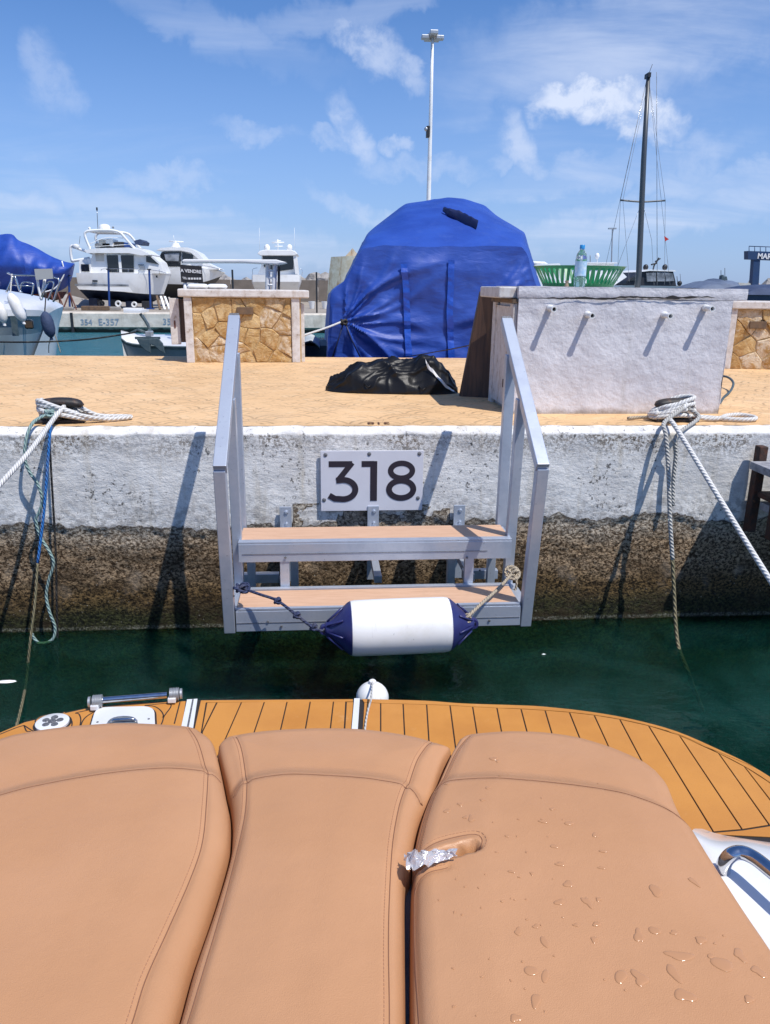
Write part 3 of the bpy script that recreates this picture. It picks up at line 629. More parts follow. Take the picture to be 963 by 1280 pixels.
def s2(b):
    knot(b, r0, .022, .007); knot(b, re, .018, .006)
    b.tube(spline([r0+Vector((cos(t)*.035, sin(t)*.035, .02*sin(t))) for t in [2*pi*i/8 for i in range(9)]], 4), .007, 8)
    b.tube(spline([r0, aY(646, 725, 3.44), aY(645, 736, 3.44), aY(641, 742, 3.44)], 6), .006, 8)
rope('fender_line', [r0, aY(625, 734, 3.33), aY(603, 754, 3.15), re, aY(578, 779, 3.06)], .0075, 'ropebeige', 'beige line from the right post of the steps to the fender', 'rope', sub=s2)
# ================================================================ OUR BOAT: swim platform
PZ = .40
BOAT = empty('motorboat', (.1, 1.6, .0), 'stern of the motorboat one stands on, with teak look swim platform and white moulding', 'boat')
outer = [(-260, 1010), (-160, 962), (-70, 932), (0, 913.6), (31, 900.6), (62, 893.6), (109, 883), (156, 878), (208, 875), (247, 873.3), (330, 872.3), (445, 872.5), (530, 875.5), (580, 879), (640, 881), (681, 883), (741, 890), (791, 899), (846, 914), (901, 937.7), (935, 954), (968, 974), (1000, 999), (1032, 1034), (1052, 1075), (1060, 1130)]
def P2(x, y, z=PZ): return aZ(x, y, z)
OUT = spline([P2(*p) for p in outer], 4)
near = [Vector((OUT[-1].x, .2, PZ)), Vector((OUT[0].x, .2, PZ))]
def flat(name, poly, z0, z1, mat, parent=BOAT, bevel=0, smooth=None):
    return MB().prism([Vector((p.x, p.y, z0)) for p in poly], (0, 0, z1-z0)).build(name, mat, parent, bevel=bevel, smooth=smooth)
cen = Vector((.1, 1.2, 0))
def grow(poly, d):
    out = []
    for i, p in enumerate(poly):
        a = poly[max(i-1, 0)]; c = poly[min(i+1, len(poly)-1)]; t = (c-a); t.z = 0; t.normalize(); out.append(p+Vector((-t.y, t.x, 0))*d)
    return out
g1 = grow(OUT, -.004); g2 = grow(OUT, -.03)
flat('platform_edge', grow(OUT, -.008)+near, PZ-.05, PZ-.012, 'gelcoat', bevel=.006)
flat('platform_base', g2+near, PZ-.16, PZ-.052, 'gelcoat')
flat('hull', grow(OUT, -.22)+near, -.25, PZ-.162, 'gelcoat')
flat('caulking', g1+near, PZ-.0115, PZ-.004, 'caulk')
def plank(pts, name='plank', z1=PZ, mat='teak', gap=.0022):
    P = [P2(*p) if not isinstance(p, Vector) else p for p in pts]; n = len(P); c = sum(P, Vector())/n; A = []
    area = sum(P[i].x*P[(i+1) % n].y-P[(i+1) % n].x*P[i].y for i in range(n)); sg = 1 if area > 0 else -1
    for i in range(n):
        d1 = (P[i]-P[i-1]).normalized(); d2 = (P[(i+1) % n]-P[i]).normalized(); n1 = Vector((-d1.y, d1.x, 0))*sg; n2 = Vector((-d2.y, d2.x, 0))*sg
        t = (n1+n2); 
        if t.length < 1e-4: t = n1
        t.normalize(); k = min(2, 1/max(.3, t.dot(n1))); A.append(P[i]+t*(gap*k))
    return flat(name, A, PZ-.004, z1, mat, bevel=.0014)
def curve_px(pts, n=6): return spline([P2(*p) for p in pts], n)
# white strips across the platform
def strip(a, c, d, e): flat('white_strip', [P2(*a), P2(*c), P2(*d), P2(*e)], PZ-.004, PZ+.002, 'gelcoat')
strip((234, 875), (247, 874), (234, 960), (216, 960)); strip((443, 873.5), (450, 873.5), (445, 950), (436.5, 950))
flat('drain_channel', [P2(240.5, 875), P2(242.5, 875), P2(227, 960), P2(224, 960)], PZ+.002, PZ+.0035, 'screw')
# middle panel: frame and planks
plank([(250.5, 875), (442, 873.5), (442, 877), (432.5, 877), (272, 878), (258, 878), (246, 950), (234, 950)], 'border_plank')
plank([(258.5, 878), (252.5, 914), (271, 877.8)]); plank([(271.5, 877.8), (253, 914.5), (247, 950), (270, 950), (302, 877.5)])
seamsM = [((302, 877.5), (270, 950)), ((330.6, 877), (306, 950)), ((359, 876.7), (342, 950)), ((388, 876.6), (375, 950)), ((417, 876.5), (408.5, 950)), ((432.5, 876.5), (428.5, 950))]
for (a, c), (d, e) in zip(seamsM[:-1], seamsM[1:]): plank([a, d, e, c])
plank([(433, 877.2), (442.5, 877.2), (436.5, 950), (428.5, 950)], 'border_plank')
# right hand panel
inner = [(455, 877.7), (476, 878.8), (504, 879.6), (533.5, 880.4), (562.7, 881.5), (591, 883.2), (621.4, 884.7), (651.5, 886), (681.6, 887.8), (712, 890.2), (743, 893.8), (775, 899), (811, 907), (849.6, 919), (898.8, 941.5), (931, 958), (961, 977), (990, 1000), (1016, 1030)]
INN = [P2(*p) for p in inner]
o2 = [P2(*p) for p in ((452, 873.4), (530, 875.5), (580, 879), (640, 881), (681, 883), (741, 890), (791, 899), (846, 914), (901, 937.7), (935, 954), (968, 974), (1000, 999), (1032, 1034), (1052, 1075))]
o2 = spline(o2, 4); i2 = spline(INN, 4)
# border pieces, butted end to end
def sub(poly, a, c): k = len(poly)-1; return poly[int(a*k):int(c*k)+1]
cuts = [0, .36, .72, 1]
for a, c in zip(cuts[:-1], cuts[1:]):
    plank(sub(o2, a, c)+list(reversed(sub(i2, a, c))), 'border_plank', gap=.0012)
seamsR = [((455, 877.7), (452, 925)), ((476, 878.8), (476, 935)), ((504, 879.6), (507, 940)), ((533.5, 880.4), (537.5, 945)), ((562.7, 881.5), (571, 945)), ((591, 883.2), (601, 945)), ((621.4, 884.7), (633, 945)), ((651.5, 886), (667, 945)), ((681.6, 887.8), (700, 950)), ((712, 890.2), (738, 955)), ((743, 893.8), (808, 1036)), ((775, 899), (863, 1065)), ((811, 907), (892, 1039.5)), ((849.6, 919), (928, 1036.5)), ((898.8, 941.5), (962, 1031)), ((931, 958), (985, 1028))]
for (a, c), (d, e) in zip(seamsR[:-1], seamsR[1:]): plank([a, d, e, c])
plank([(931, 958), (961, 977), (990, 1000), (1012, 1025), (985, 1028)])
plank([(886, 1041.5), (892, 1040.5), (928, 1037.5), (963, 1032), (1016, 1028), (1030, 1040), (963, 1046.5), (900, 1043.5)], 'border_plank')
# left hand panel round the hatch
lp = [(-250, 1012), (-160, 964), (-70, 934), (0, 915.3), (31, 902.4), (62, 895.3), (109, 885), (156, 880), (208, 877), (233, 876), (226, 925), (100, 960), (-200, 1080)]
plank(lp, 'deck_panel')
def ribbon(name, pts, wd, z0, z1, mat, close=False):
    P = [p if isinstance(p, Vector) else P2(*p) for p in pts]
    if close: P = P+[P[0]]
    a, c = [], []
    for i, p in enumerate(P):
        q = P[max(i-1, 0)]; r = P[min(i+1, len(P)-1)]
        if close and i in (0, len(P)-1): q, r = P[-2], P[1]
        t = (r-q).normalized(); nn = Vector((-t.y, t.x, 0)); a.append(p+nn*wd/2); c.append(p-nn*wd/2)
    rows = [[Vector((q.x, q.y, z)) for q in s] for s, z in ((a, z0), (a, z1), (c, z1), (c, z0))]
    return MB().loft(rows).build(name, mat, BOAT)
def rrect(x0, y0, x1, y1, x2, y2, x3, y3, k=7, r=.32):
    C = [P2(x0, y0), P2(x1, y1), P2(x2, y2), P2(x3, y3)]; out = []
    for i in range(4):
        p, a, c = C[i], C[i-1], C[(i+1) % 4]; A = p.lerp(a, r if i % 2 else r*.5); Cc = p.lerp(c, r*.5 if i % 2 else r)
        A = p+(a-p).normalized()*.05; Cc = p+(c-p).normalized()*.05
        for j in range(k+1): t = j/k; out.append(A*(1-t)**2+p*2*t*(1-t)+Cc*t*t)
    return out
hp = rrect(109, 925, 120, 886.5, 193, 885, 195, 925)
ribbon('groove', hp, .013, PZ, PZ+.0008, 'caulk', True)
MB().prism([Vector((p.x, p.y, PZ)) for p in hp], (0, 0, .010)).build('hatch', 'gelcoat', BOAT, bevel=.003)
hr = rrect(128, 925, 137, 899, 172, 898, 174, 925, 5)
MB().prism([Vector((p.x, p.y, PZ+.010)) for p in hr], (0, 0, .002)).build('hatch_recess', 'silverglass', BOAT)
p = P2(152, 902, PZ+.02); MB().tube([P2(139, 904, PZ+.012), P2(142, 900, PZ+.022), P2(166, 899, PZ+.022), P2(171, 902, PZ+.012)], .006).build('hatch_handle', 'chrome', BOAT, smooth=True)
for q in ((122, 903), (186, 899)): MB().lathe(P2(*q, PZ+.0095), ((.005, 0), (.004, .002)), n=8).build('screw', 'screw', BOAT)
# round fitting with the four lobed emblem, its arm and notch
flat('white_strip', [P2(62, 909), P2(66, 909), P2(49, 935), P2(43, 935)], PZ, PZ+.005, 'gelcoat'); flat('white_strip', [P2(64, 896), P2(78, 893), P2(78, 900), P2(66, 902)], PZ, PZ+.004, 'gelcoat')
cc = P2(65.7, 905); MB().lathe(Vector((cc.x, cc.y, PZ)), ((.066, 0), (.066, .0009)), n=32).build('groove', 'caulk', BOAT)
MB().lathe(Vector((cc.x, cc.y, PZ)), ((.058, .001), (.058, .009), (.054, .011)), n=32).build('round_fitting', 'gelcoat', BOAT, smooth=40)
for k in range(5):
    a = 2*pi*k/5+.3; MB().lathe(Vector((cc.x+.026*cos(a), cc.y+.026*sin(a), PZ+.011)), ((.013, 0), (.012, .002)), n=10).build('emblem', 'screw', BOAT)
MB().lathe(Vector((cc.x, cc.y, PZ+.011)), ((.015, 0), (.013, .003)), n=10).build('emblem', 'screw', BOAT)
for ln in ([(100, 925), (101, 908), (108, 896), (128, 885)], [(96, 923), (101, 902), (99, 893), (96, 891), (128, 884.5)], [(181, 882), (195, 884), (204, 893), (202, 905), (193, 915)], [(181, 882), (213, 880), (207, 893), (203, 897)],
           [(225, 878), (218, 905)], [(0, 918), (20, 910), (30, 907)], [(30, 907), (33, 914), (37, 917), (10, 940)], [(37, 917), (40, 920), (28, 935)], [(76, 916), (68, 930)], [(80, 890), (77, 893), (83, 896), (90, 902), (87, 912), (72, 916)], [(30, 907), (44, 915), (50, 909), (44, 902), (50, 896), (62, 893)]):
    ribbon('groove', curve_px(ln, 5) if len(ln) > 2 else ln, .0045, PZ, PZ+.0007, 'caulk'); 
    pts = [q+Vector((.004, -.003, 0)) for q in (curve_px(ln, 5) if len(ln) > 2 else [P2(*t) for t in ln])]
    ribbon('groove_lip', pts, .003, PZ, PZ+.0005, 'teak')
# folding ladder in its clips at the platform edge
a, c = P2(127, 875.5, PZ+.03), P2(209, 869, PZ+.03)
MB().tube([a, c], .0125, 12).build('ladder_tube', 'chrome', BOAT, smooth=40)
for (px, py) in ((120, 877), (216, 868)):
    q = P2(px, py, PZ+.03); ax2 = (c-a).normalized(); s = -1 if px < 200 else 1
    prof = []
    for i in range(6): prof += [(.021, i*.006), (.025, i*.006+.002), (.025, i*.006+.004), (.021, i*.006+.0055)]
    MB().lathe(q-ax2*.012, prof, ax2, 18).build('ladder_roller', 'galv', BOAT, smooth=30); MB().lathe(q+ax2*(s*.027), ((.020, 0), (.020, .008)), ax2, 16).build('ladder_roller', 'galv', BOAT, smooth=30)
    MB().bar(q+Vector((0, -.03, -.012)), q+Vector((0, .0, -.012)), .03, .02).build('ladder_bracket', 'gelcoat', BOAT, bevel=.003)
# ball fender under the platform edge and its cord
c = P2(467, 868, PZ+.0); c = Vector((c.x, 2.745, .352))
bf = empty('ball_fender', c, 'white round fender peeping over the platform edge beside the white strip', 'fender')
MB().ball(c, .066, 24, 16).build('ball', 'fender', bf, smooth=True); MB().lathe(c+Vector((0, 0, .060)), ((.016, 0), (.014, .016), (.009, .02)), n=14).build('eye', 'fender', bf, smooth=40)
rope('thin_rope', [c+Vector((0, 0, .075)), P2(464, 874, PZ+.03), P2(461, 885, PZ+.012), P2(458, 900, PZ+.008), P2(455, 925, PZ+.006)], .0038, 'rope', 'thin white cord running over the platform planks from the ball fender', 'rope')
# moulded coaming and grab rail at lower right
def cz(px, py, z): return aZ(px, py, z)
q = [cz(878, 1036, .46), cz(900, 1043, .46), cz(935, 1049, .46), cz(1000, 1058, .46), cz(1150, 1075, .46)]
q2 = [cz(866, 1038, .60), cz(895, 1052, .61), cz(935, 1056, .60), cz(1000, 1078, .58), cz(1130, 1130, .55)]
q3 = [cz(870, 1060, .62), cz(890, 1085, .63), cz(925, 1120, .63), cz(1000, 1190, .63), cz(1120, 1300, .63)]
q4 = [cz(850, 1080, .60), cz(880, 1120, .60), cz(915, 1170, .60), cz(960, 1260, .60), cz(1060, 1420, .60)]
q5 = [p+Vector((-.05, -.02, -.25)) for p in q4]
rows = [spline(r, 6) for r in (q, q2, q3, q4, q5)]; cols = [spline(list(c), 5) for c in zip(*rows)]
MB().loft(cols).build('coaming', 'gelcoat', BOAT, smooth=True)
rl = [cz(905, 1096, .60), cz(905, 1082, .655), cz(913, 1070, .69), cz(926, 1066, .70), cz(942, 1072, .70), cz(963, 1088, .70), cz(1010, 1128, .70), cz(1080, 1195, .69)]
MB().tube(spline(rl, 8), .0165, 16).build('grab_rail', 'chrome', BOAT, smooth=True)
# sunpad base below the cushions
base = [cz(-420, 1300, .6), cz(-260, 1010, .6), cz(-60, 985, .6), cz(120, 965, .6), cz(250, 1005, .6), cz(295, 1005, .6), cz(400, 970, .6), cz(500, 985, .6), cz(560, 1010, .6), cz(620, 975, .6), cz(740, 985, .6), cz(800, 1030, .6), cz(850, 1090, .6), cz(900, 1250, .6)]
base = base+[Vector((base[-1].x, .25, .6)), Vector((base[0].x, .25, .6))]
flat('sunpad_base', base, PZ, .655, 'greybase')

# ================================================================ cushions
CZ = .80
def resample(P, n):
    P = np.array([[p[0], p[1]] for p in P], float); d = np.r_[0, np.cumsum(np.hypot(*np.diff(P, axis=0).T))]; t = np.linspace(0, d[-1], n)
    return np.c_[np.interp(t, d, P[:, 0]), np.interp(t, d, P[:, 1])]
def pxy(pts, z=CZ-.012, seg=8, cross=None):
    def zz(x, y):
        if cross is None: return z
        k = (np.interp(x, [c[0] for c in cross], [c[1] for c in cross])-y-6)/30; return z-.042*float(min(1, max(0, k)))
    return [(p.x, p.y) for p in spline([aZ(x, y, zz(x, y)) for x, y in pts], seg)]
def dist(Q, poly):
    Q = Q.reshape(-1, 2); out = np.full(len(Q), 1e9); poly = np.array(poly)
    for a, c in zip(poly[:-1], poly[1:]):
        d = c-a; l = (d*d).sum()+1e-12; t = np.clip(((Q-a)@d)/l, 0, 1); e = Q-(a+t[:, None]*d); out = np.minimum(out, np.hypot(e[:, 0], e[:, 1]))
    return out
def sstep(x): x = np.clip(x, 0, 1); return x*x*(3-2*x)
def cushion(label, left, far, right, cross, longs, slit=None, raise_=-.026, nu=150, nv=230, rcorner=.045, puff=.012):
    Lf_, Fr, Rt_ = pxy(left, cross=cross), pxy(far, cross=cross), pxy(right, cross=cross)
    Y0 = .42
    def ext(P): a, c = P[0], P[1]; k = (Y0-a[1])/(c[1]-a[1]) if abs(c[1]-a[1]) > 1e-6 else 0; return [(a[0]+(c[0]-a[0])*k, Y0)]+P if a[1] > Y0 else P
    Lf_, Rt_ = ext(Lf_), ext(Rt_); tt = np.linspace(0, 1, nv); ss = .5-.5*np.cos(pi*np.linspace(0, 1, nu)); ss = .55*ss+.45*np.linspace(0, 1, nu)
    tt = 1-(1-tt)**1.12
    def samp(P, t):
        P = np.array(P); d = np.r_[0, np.cumsum(np.hypot(*np.diff(P, axis=0).T))]; d /= d[-1]; return np.c_[np.interp(t, d, P[:, 0]), np.interp(t, d, P[:, 1])]
    A, B, C_ = samp(Lf_, tt), samp(Rt_, tt), samp(Fr, ss); D = A[0][None]*(1-ss[:, None])+B[0][None]*ss[:, None]
    S = ss[None, :, None]; T_ = tt[:, None, None]
    G = (1-S)*A[:, None]+S*B[:, None]+(1-T_)*D[None]+T_*C_[None]-((1-S)*(1-T_)*A[0]+S*(1-T_)*B[0]+(1-S)*T_*C_[0]+S*T_*C_[-1])
    bound = Lf_+Fr[1:]+list(reversed(Rt_))[1:]
    lines = [pxy(c, CZ, cross=[(a, b_+6) for a, b_ in cross]) for c in longs]; cr = pxy(cross, CZ)
    crx = np.array([p[0] for p in cr]); cry = np.array([p[1] for p in cr])
    def H(Q):
        Q = np.asarray(Q, float).reshape(-1, 2); d = dist(Q, bound); r = rcorner
        dd = np.clip(d, 0, r); h = -r+np.sqrt(np.maximum(r*r-(r-dd)**2, 0))
        h = h+puff*sstep(d/.16)-puff
        beyond = Q[:, 1]-np.interp(Q[:, 0], crx, cry)
        h = h+raise_*(1-(1-np.clip(beyond/.062, 0, 1))**1.45)*sstep((d+.03)/.06)
        for ln, g in [(cr, .0045)]+[(l, .0035) for l in lines]: q = dist(Q, ln); h = h-g*np.exp(-(q/.007)**2)*sstep(d/.01)
        if slit is not None:
            q = dist(Q, slit); k = sstep((q-.0065)/.012); h = h*k-(1-k)*.10
        for i in range(len(Q)): pass
        wob = np.array([noise.noise(Vector((a*6, b_*6, 3))) for a, b_ in Q])*.0022+np.array([noise.noise(Vector((a*17, b_*17, 8))) for a, b_ in Q])*.0007
        return CZ+h+wob
    Z = H(G.reshape(-1, 2)).reshape(nv, nu)
    rowsT = [[(G[j, i, 0], G[j, i, 1], Z[j, i]) for i in range(nu)] for j in range(nv)]
    o0 = Vector((float(G[..., 0].mean()), float(G[..., 1].mean()), .66))
    T = empty('sunpad_cushion', o0, label, 'cushion', 'sunpad cushions on the stern of the motorboat')
    b = MB(); b.loft(rowsT)
    idx = [j*nu for j in range(nv)]+[(nv-1)*nu+i for i in range(1, nu)]+[j*nu+nu-1 for j in range(nv-2, -1, -1)]
    P = [b.v[i].copy() for i in idx]; n = len(P); prev = idx; base_ = sum(P, Vector())/n
    for off, dz in ((.003, -.02), (.004, -.05), (.002, -.08), (-.006, -.10)):
        st = len(b.v)
        for i, p in enumerate(P):
            t = P[min(i+1, n-1)]-P[max(i-1, 0)]; t.z = 0; t.normalize(); b.v.append(p+Vector((-t.y, t.x, 0))*off+Vector((0, 0, dz)))
        cur = list(range(st, st+n))
        for i in range(n-1): b.f.append((prev[i], prev[i+1], cur[i+1], cur[i]))
        prev = cur
    b.build('cover', 'vinyl', T, smooth=True)
    def seam(poly, off, kind):
        Q = resample(poly, max(8, int(sum(np.hypot(*np.diff(np.array(poly), axis=0).T))/.008)))
        if off:
            t = np.gradient(Q, axis=0); t /= np.hypot(t[:, 0], t[:, 1])[:, None]+1e-9; Q = Q+np.c_[-t[:, 1], t[:, 0]]*off
        z = H(Q); 
        bx = np.array(bound+[bound[0]]); ins = np.zeros(len(Q), bool)
        for (ax_, ay_), (cx_, cy_) in zip(bx[:-1], bx[1:]):
            if abs(cy_-ay_) > 1e-9: ins ^= ((ay_ > Q[:, 1]) != (cy_ > Q[:, 1])) & (Q[:, 0] < (cx_-ax_)*(Q[:, 1]-ay_)/(cy_-ay_)+ax_)
        keep = (dist(Q, bound) > .004) & ins
        return [Vector((q[0], q[1], zz)) for q, zz, k in zip(Q, z, keep) if k]
    for ln in [cr]+lines:
        p = seam(ln, 0, 0)
        if len(p) > 3: MB().tube([q+Vector((0, 0, .0004)) for q in p], .0011, 5).build('seam', 'thread', T, smooth=True)
    st = MB()
    for ln, off in [(l, o) for l in lines for o in (.009,)]:
        p = seam(ln, off, 1)
        for i in range(0, len(p)-1, 1): st.tube([p[i].lerp(p[i+1], .05)+Vector((0, 0, .0002)), p[i].lerp(p[i+1], .72)+Vector((0, 0, .0002))], .0009, 4)
    if st.v: st.build('stitching', 'threadlight', T)['kind'] = 'stuff'
    return T, H
lc, HL = cushion('tan vinyl sunpad cushion cut off by the left edge, in front of the white hatch',
    [(-640, 1400), (-420, 1150), (-300, 1060), (-180, 1000)], [(-180, 1000), (-80, 957), (0, 924), (34, 915.5), (86, 908.5), (137, 904.5), (189, 905), (234, 908), (247, 911)],
    [(120, 1500), (182, 1345), (213, 1280), (237, 1197), (261, 1129), (282, 1060), (286.5, 1032), (286, 1001), (280, 972), (275, 947), (266, 926), (247, 911)],
    [(-330, 1100), (-150, 1036), (0, 992), (52, 979), (120, 967), (189, 959), (258, 958), (285, 966)], [[(120, 1390), (162, 1280), (182, 1218), (210, 1156), (237, 1094), (253, 1046), (258, 995), (260, 958)], [(260, 958), (249, 931), (236, 908)]], nu=170)
mc, HM = cushion('tan vinyl sunpad cushion in the middle, narrowing between its two neighbours',
    [(125, 1500), (186, 1345), (217, 1280), (241, 1198), (265, 1130), (286, 1062), (290, 1033), (290, 1003), (284, 970), (275, 943), (273, 931)], [(273, 931), (280, 924), (293, 919.5), (345, 913), (395, 910.5), (445, 911.5), (499, 917), (537, 926), (564, 935)],
    [(503, 1500), (506, 1280), (505, 1157), (505.5, 1080), (512.5, 1060), (523, 1015), (538, 984), (552, 955), (564, 935)],
    [(285, 985), (309, 970), (364, 966), (422, 968), (468, 972), (508, 977), (532, 995)], [[(190, 1400), (232, 1273), (261, 1180), (280, 1115), (293, 1065), (306, 1011), (309, 970)], [(309, 970), (303, 942), (295, 920)], [(480, 1400), (487, 1280), (486, 1177), (487, 1119), (491, 1050), (499, 1004), (508, 977)], [(508, 977), (522, 952), (540, 926)]], nu=170)
SL = pxy([(470, 1072), (520, 1068), (560, 1062), (592, 1056)], CZ)
rc, HR = cushion('tan vinyl sunpad cushion on the right, wet with drops and slit at one side',
    [(518, 1500), (516, 1280), (516, 1160), (516.5, 1105), (518, 1070), (520, 1040), (530, 1003), (545, 968), (563, 941), (574, 924)], [(574, 924), (590, 917.5), (645, 914), (701, 918), (751, 930), (801, 950), (822, 964)],
    [(1250, 1500), (1060, 1310), (1010, 1235), (963, 1166), (931, 1121), (891, 1060), (866, 1020), (848, 995), (836, 977), (822, 964)],
    [(530, 990), (548, 971), (605, 970), (681, 975), (756, 985), (821, 1000), (856, 1015), (900, 1030)], [[(588, 918), (572, 936), (555, 960), (538, 992), (527, 1028), (524, 1052), (555, 1045), (593, 1041), (603, 1048), (601, 1058)], [(532, 1400), (526, 1280), (520, 1181), (519, 1121), (524, 1088), (560, 1080)]], slit=SL, nu=190, nv=260)
# film scrap stuffed in the slit
b = MB(); rows = []
for i in range(22):
    t = i/21; c0 = aZ(507+64*t, 1077-9*t, CZ+.008+.006*sin(7*t)); wd = (.020+.008*noise.noise(Vector((t*6, 1, 1))))*(1-.85*t**1.5)+.003; row = []
    for k in range(9): a = (k/8-.5)*2; nn = noise.noise(Vector((t*9, a*3, 2))); row.append(c0+Vector((nn*.012, a*wd+nn*.006, .010*(1-a*a)+.022*noise.noise(Vector((t*8+a, a*2, 9)))*(1-.6*t))))
    rows.append(row)
b.loft(rows); tag(b.build('plastic_film_scrap', 'film'), 'crumpled silvery film scrap caught in the slit of the right cushion', 'film')
# strut seen in the gap between the cushions
MB().bar(aZ(509, 1110, .68), aZ(512, 1500, .68), .03, .02).build('gap_strip', 'greybase', BOAT)
# water drops
drops = [(560, 1010, 6, 3), (575, 1003, 4, 3), (590, 1022, 5, 6), (582, 1020, 4, 3), (617, 937, 7, 3), (623, 940, 3, 3), (690, 1012, 5, 2), (678, 1028, 7, 2), (712, 1030, 8, 3), (745, 1045, 4, 4), (755, 1065, 7, 2), (752, 1085, 6, 2), (693, 1058, 6, 3), (700, 1080, 8, 3), (711, 1105, 8, 5),
         (734, 1128, 5, 9), (748, 1124, 4, 3), (700, 1128, 8, 4), (745, 1156, 7, 3), (720, 1157, 5, 2), (743, 1175, 5, 4), (670, 1158, 5, 3), (647, 1164, 5, 6), (680, 1178, 5, 8), (799, 1170, 7, 9), (820, 1163, 7, 6), (842, 1166, 6, 3), (818, 1113, 8, 9), (868, 1100, 4, 8), (875, 1175, 8, 5),
         (849, 1195, 20, 6), (905, 1205, 14, 9), (925, 1192, 9, 7), (947, 1210, 9, 6), (776, 1221, 9, 8), (799, 1224, 10, 9), (842, 1218, 8, 10), (855, 1245, 13, 8), (664, 1214, 9, 7), (681, 1220, 5, 9), (670, 1251, 7, 9), (645, 1273, 8, 5), (937, 1248, 8, 4), (888, 1195, 5, 3), (560, 975, 4, 2), (603, 1000, 4, 2), (640, 1090, 5, 2), (665, 1092, 3, 3), (634, 1045, 4, 2), (610, 985, 4, 2)]
b = MB(); b2 = MB(); rnd = random.Random(4)
def dropmesh(b, px, py, rx, ry, hgt, grow_=1.0):
    c = aZ(px, py, CZ); s = (c-EYEP).length/FPX; RX = rx*s*grow_; RY = ry*s*1.35*grow_; n = 18; ang = rnd.uniform(-.5, .5)
    rings = []; prm = [rnd.uniform(-.28, .28) for _ in range(4)]
    for q, hh in ((1.0, .0001), (.93, .5), (.75, .82), (.45, .97)):
        for k in range(n):
            a = 2*pi*k/n; m_ = 1+prm[0]*cos(2*a+1)+prm[1]*sin(3*a)+prm[2]*cos(a)
            x, y = RX*q*m_*cos(a), RY*q*m_*sin(a); rings.append((c.x+x*cos(ang)-y*sin(ang), c.y+x*sin(ang)+y*cos(ang), hh))
    Q = np.array([(r[0], r[1]) for r in rings]+[(c.x, c.y)]); z = HR(Q); vs = [(Q[i][0], Q[i][1], z[i]+.0006+(rings[i][2] if i < len(rings) else 1)*hgt) for i in range(len(Q))]
    fs = [(j*n+k, j*n+(k+1) % n, (j+1)*n+(k+1) % n, (j+1)*n+k) for j in range(3) for k in range(n)]+[(3*n+k, 3*n+(k+1) % n, 4*n) for k in range(n)]
    b.add(vs, fs)
for px, py, rx, ry in drops: dropmesh(b, px, py, rx*.72, ry*.72, .0013 if rx > 6 else .0009); 
for _ in range(55):
    px = rnd.uniform(525, 660); py = rnd.uniform(930, 1240)
    if rnd.random() < .5: px = rnd.uniform(560, 930); py = rnd.uniform(960, 1270)
    if px > 500+ (py-900)*.0 and px < 840+(py-980)*.42 and not (1040 < py < 1085 and px < 610): dropmesh(b, px, py, rnd.uniform(.7, 1.9), rnd.uniform(.6, 1.3), .0007)
o = b.build('water_drops', 'wet', smooth=True); tag(o, 'scattered water drops lying on the right hand cushion', 'water drops', kind='stuff')
# ================================================================ QUAY FURNITURE
def frame(A, B):
    u = (B-A); u.z = 0; u.normalize(); v = Vector((-u.y, u.x, 0)); return lambda p: Vector((A.x, A.y, 0))+u*p[0]+v*p[1]+Vector((0, 0, p[2]))
def clip(poly, nx, ny, c):
    out = []
    for i, p in enumerate(poly):
        q = poly[(i+1) % len(poly)]; a = nx*p[0]+ny*p[1]-c; b_ = nx*q[0]+ny*q[1]-c
        if a <= 0: out.append(p)
        if a*b_ < 0: t = a/(a-b_); out.append((p[0]+(q[0]-p[0])*t, p[1]+(q[1]-p[1])*t))
    return out
def cladding(T, tf, x0, x1, z0, z1, seeds, y, rnd, gap=.0028):
    """irregular stones, each a mesh of its own, standing proud of the mortar"""
    for i, s in enumerate(seeds):
        poly = [(x0, z0), (x1, z0), (x1, z1), (x0, z1)]
        for j, q in enumerate(seeds):
            if i == j: continue
            nx, ny = q[0]-s[0], q[1]-s[1]; l = sqrt(nx*nx+ny*ny); nx /= l; ny /= l; poly = clip(poly, nx, ny, nx*(s[0]+q[0])/2+ny*(s[1]+q[1])/2-gap)
            if len(poly) < 3: break
        if len(poly) < 3: continue
        pts = []
        for k, p in enumerate(poly):   # roughen the outline
            q = poly[(k+1) % len(poly)]; l = sqrt((q[0]-p[0])**2+(q[1]-p[1])**2); m = max(1, int(l/.05)); pts.append(p)
            for e in range(1, m): t = e/m; pts.append((p[0]+(q[0]-p[0])*t+rnd.uniform(-.006, .006), p[1]+(q[1]-p[1])*t+rnd.uniform(-.006, .006)))
        cx = sum(p[0] for p in pts)/len(pts); cz_ = sum(p[1] for p in pts)/len(pts); n = len(pts); vs = []; tx, tz = rnd.uniform(-.12, .12), rnd.uniform(-.12, .12); ex = rnd.uniform(.0, .012)
        for sc, dy in ((1, .02), (1, -.008), (.93, -.018), (.6, -.022), (.3, -.024)):
            for p in pts:
                x = cx+(p[0]-cx)*sc; z = cz_+(p[1]-cz_)*sc; e = 0 if dy > 0 else ex+tx*(x-cx)+tz*(z-cz_)+(noise.noise(Vector((x*14, z*14, i)))*.012 if sc < 1 else 0)
                vs.append((x, y+dy-e, z))
        fs = [(r*n+k, r*n+(k+1) % n, (r+1)*n+(k+1) % n, (r+1)*n+k) for r in range(4) for k in range(n)]+[tuple(4*n+k for k in range(n))]
        MB(tf).add(vs, fs).build('stone', 'stone', T, smooth=28)
rs = random.Random(11)
A, B = aZ(234, 453.5, QH), aZ(380, 453, QH); LB = frame(A, B); wB = (B-A).length; zc = aY(300, 361.5, 8.05).z; D = .42
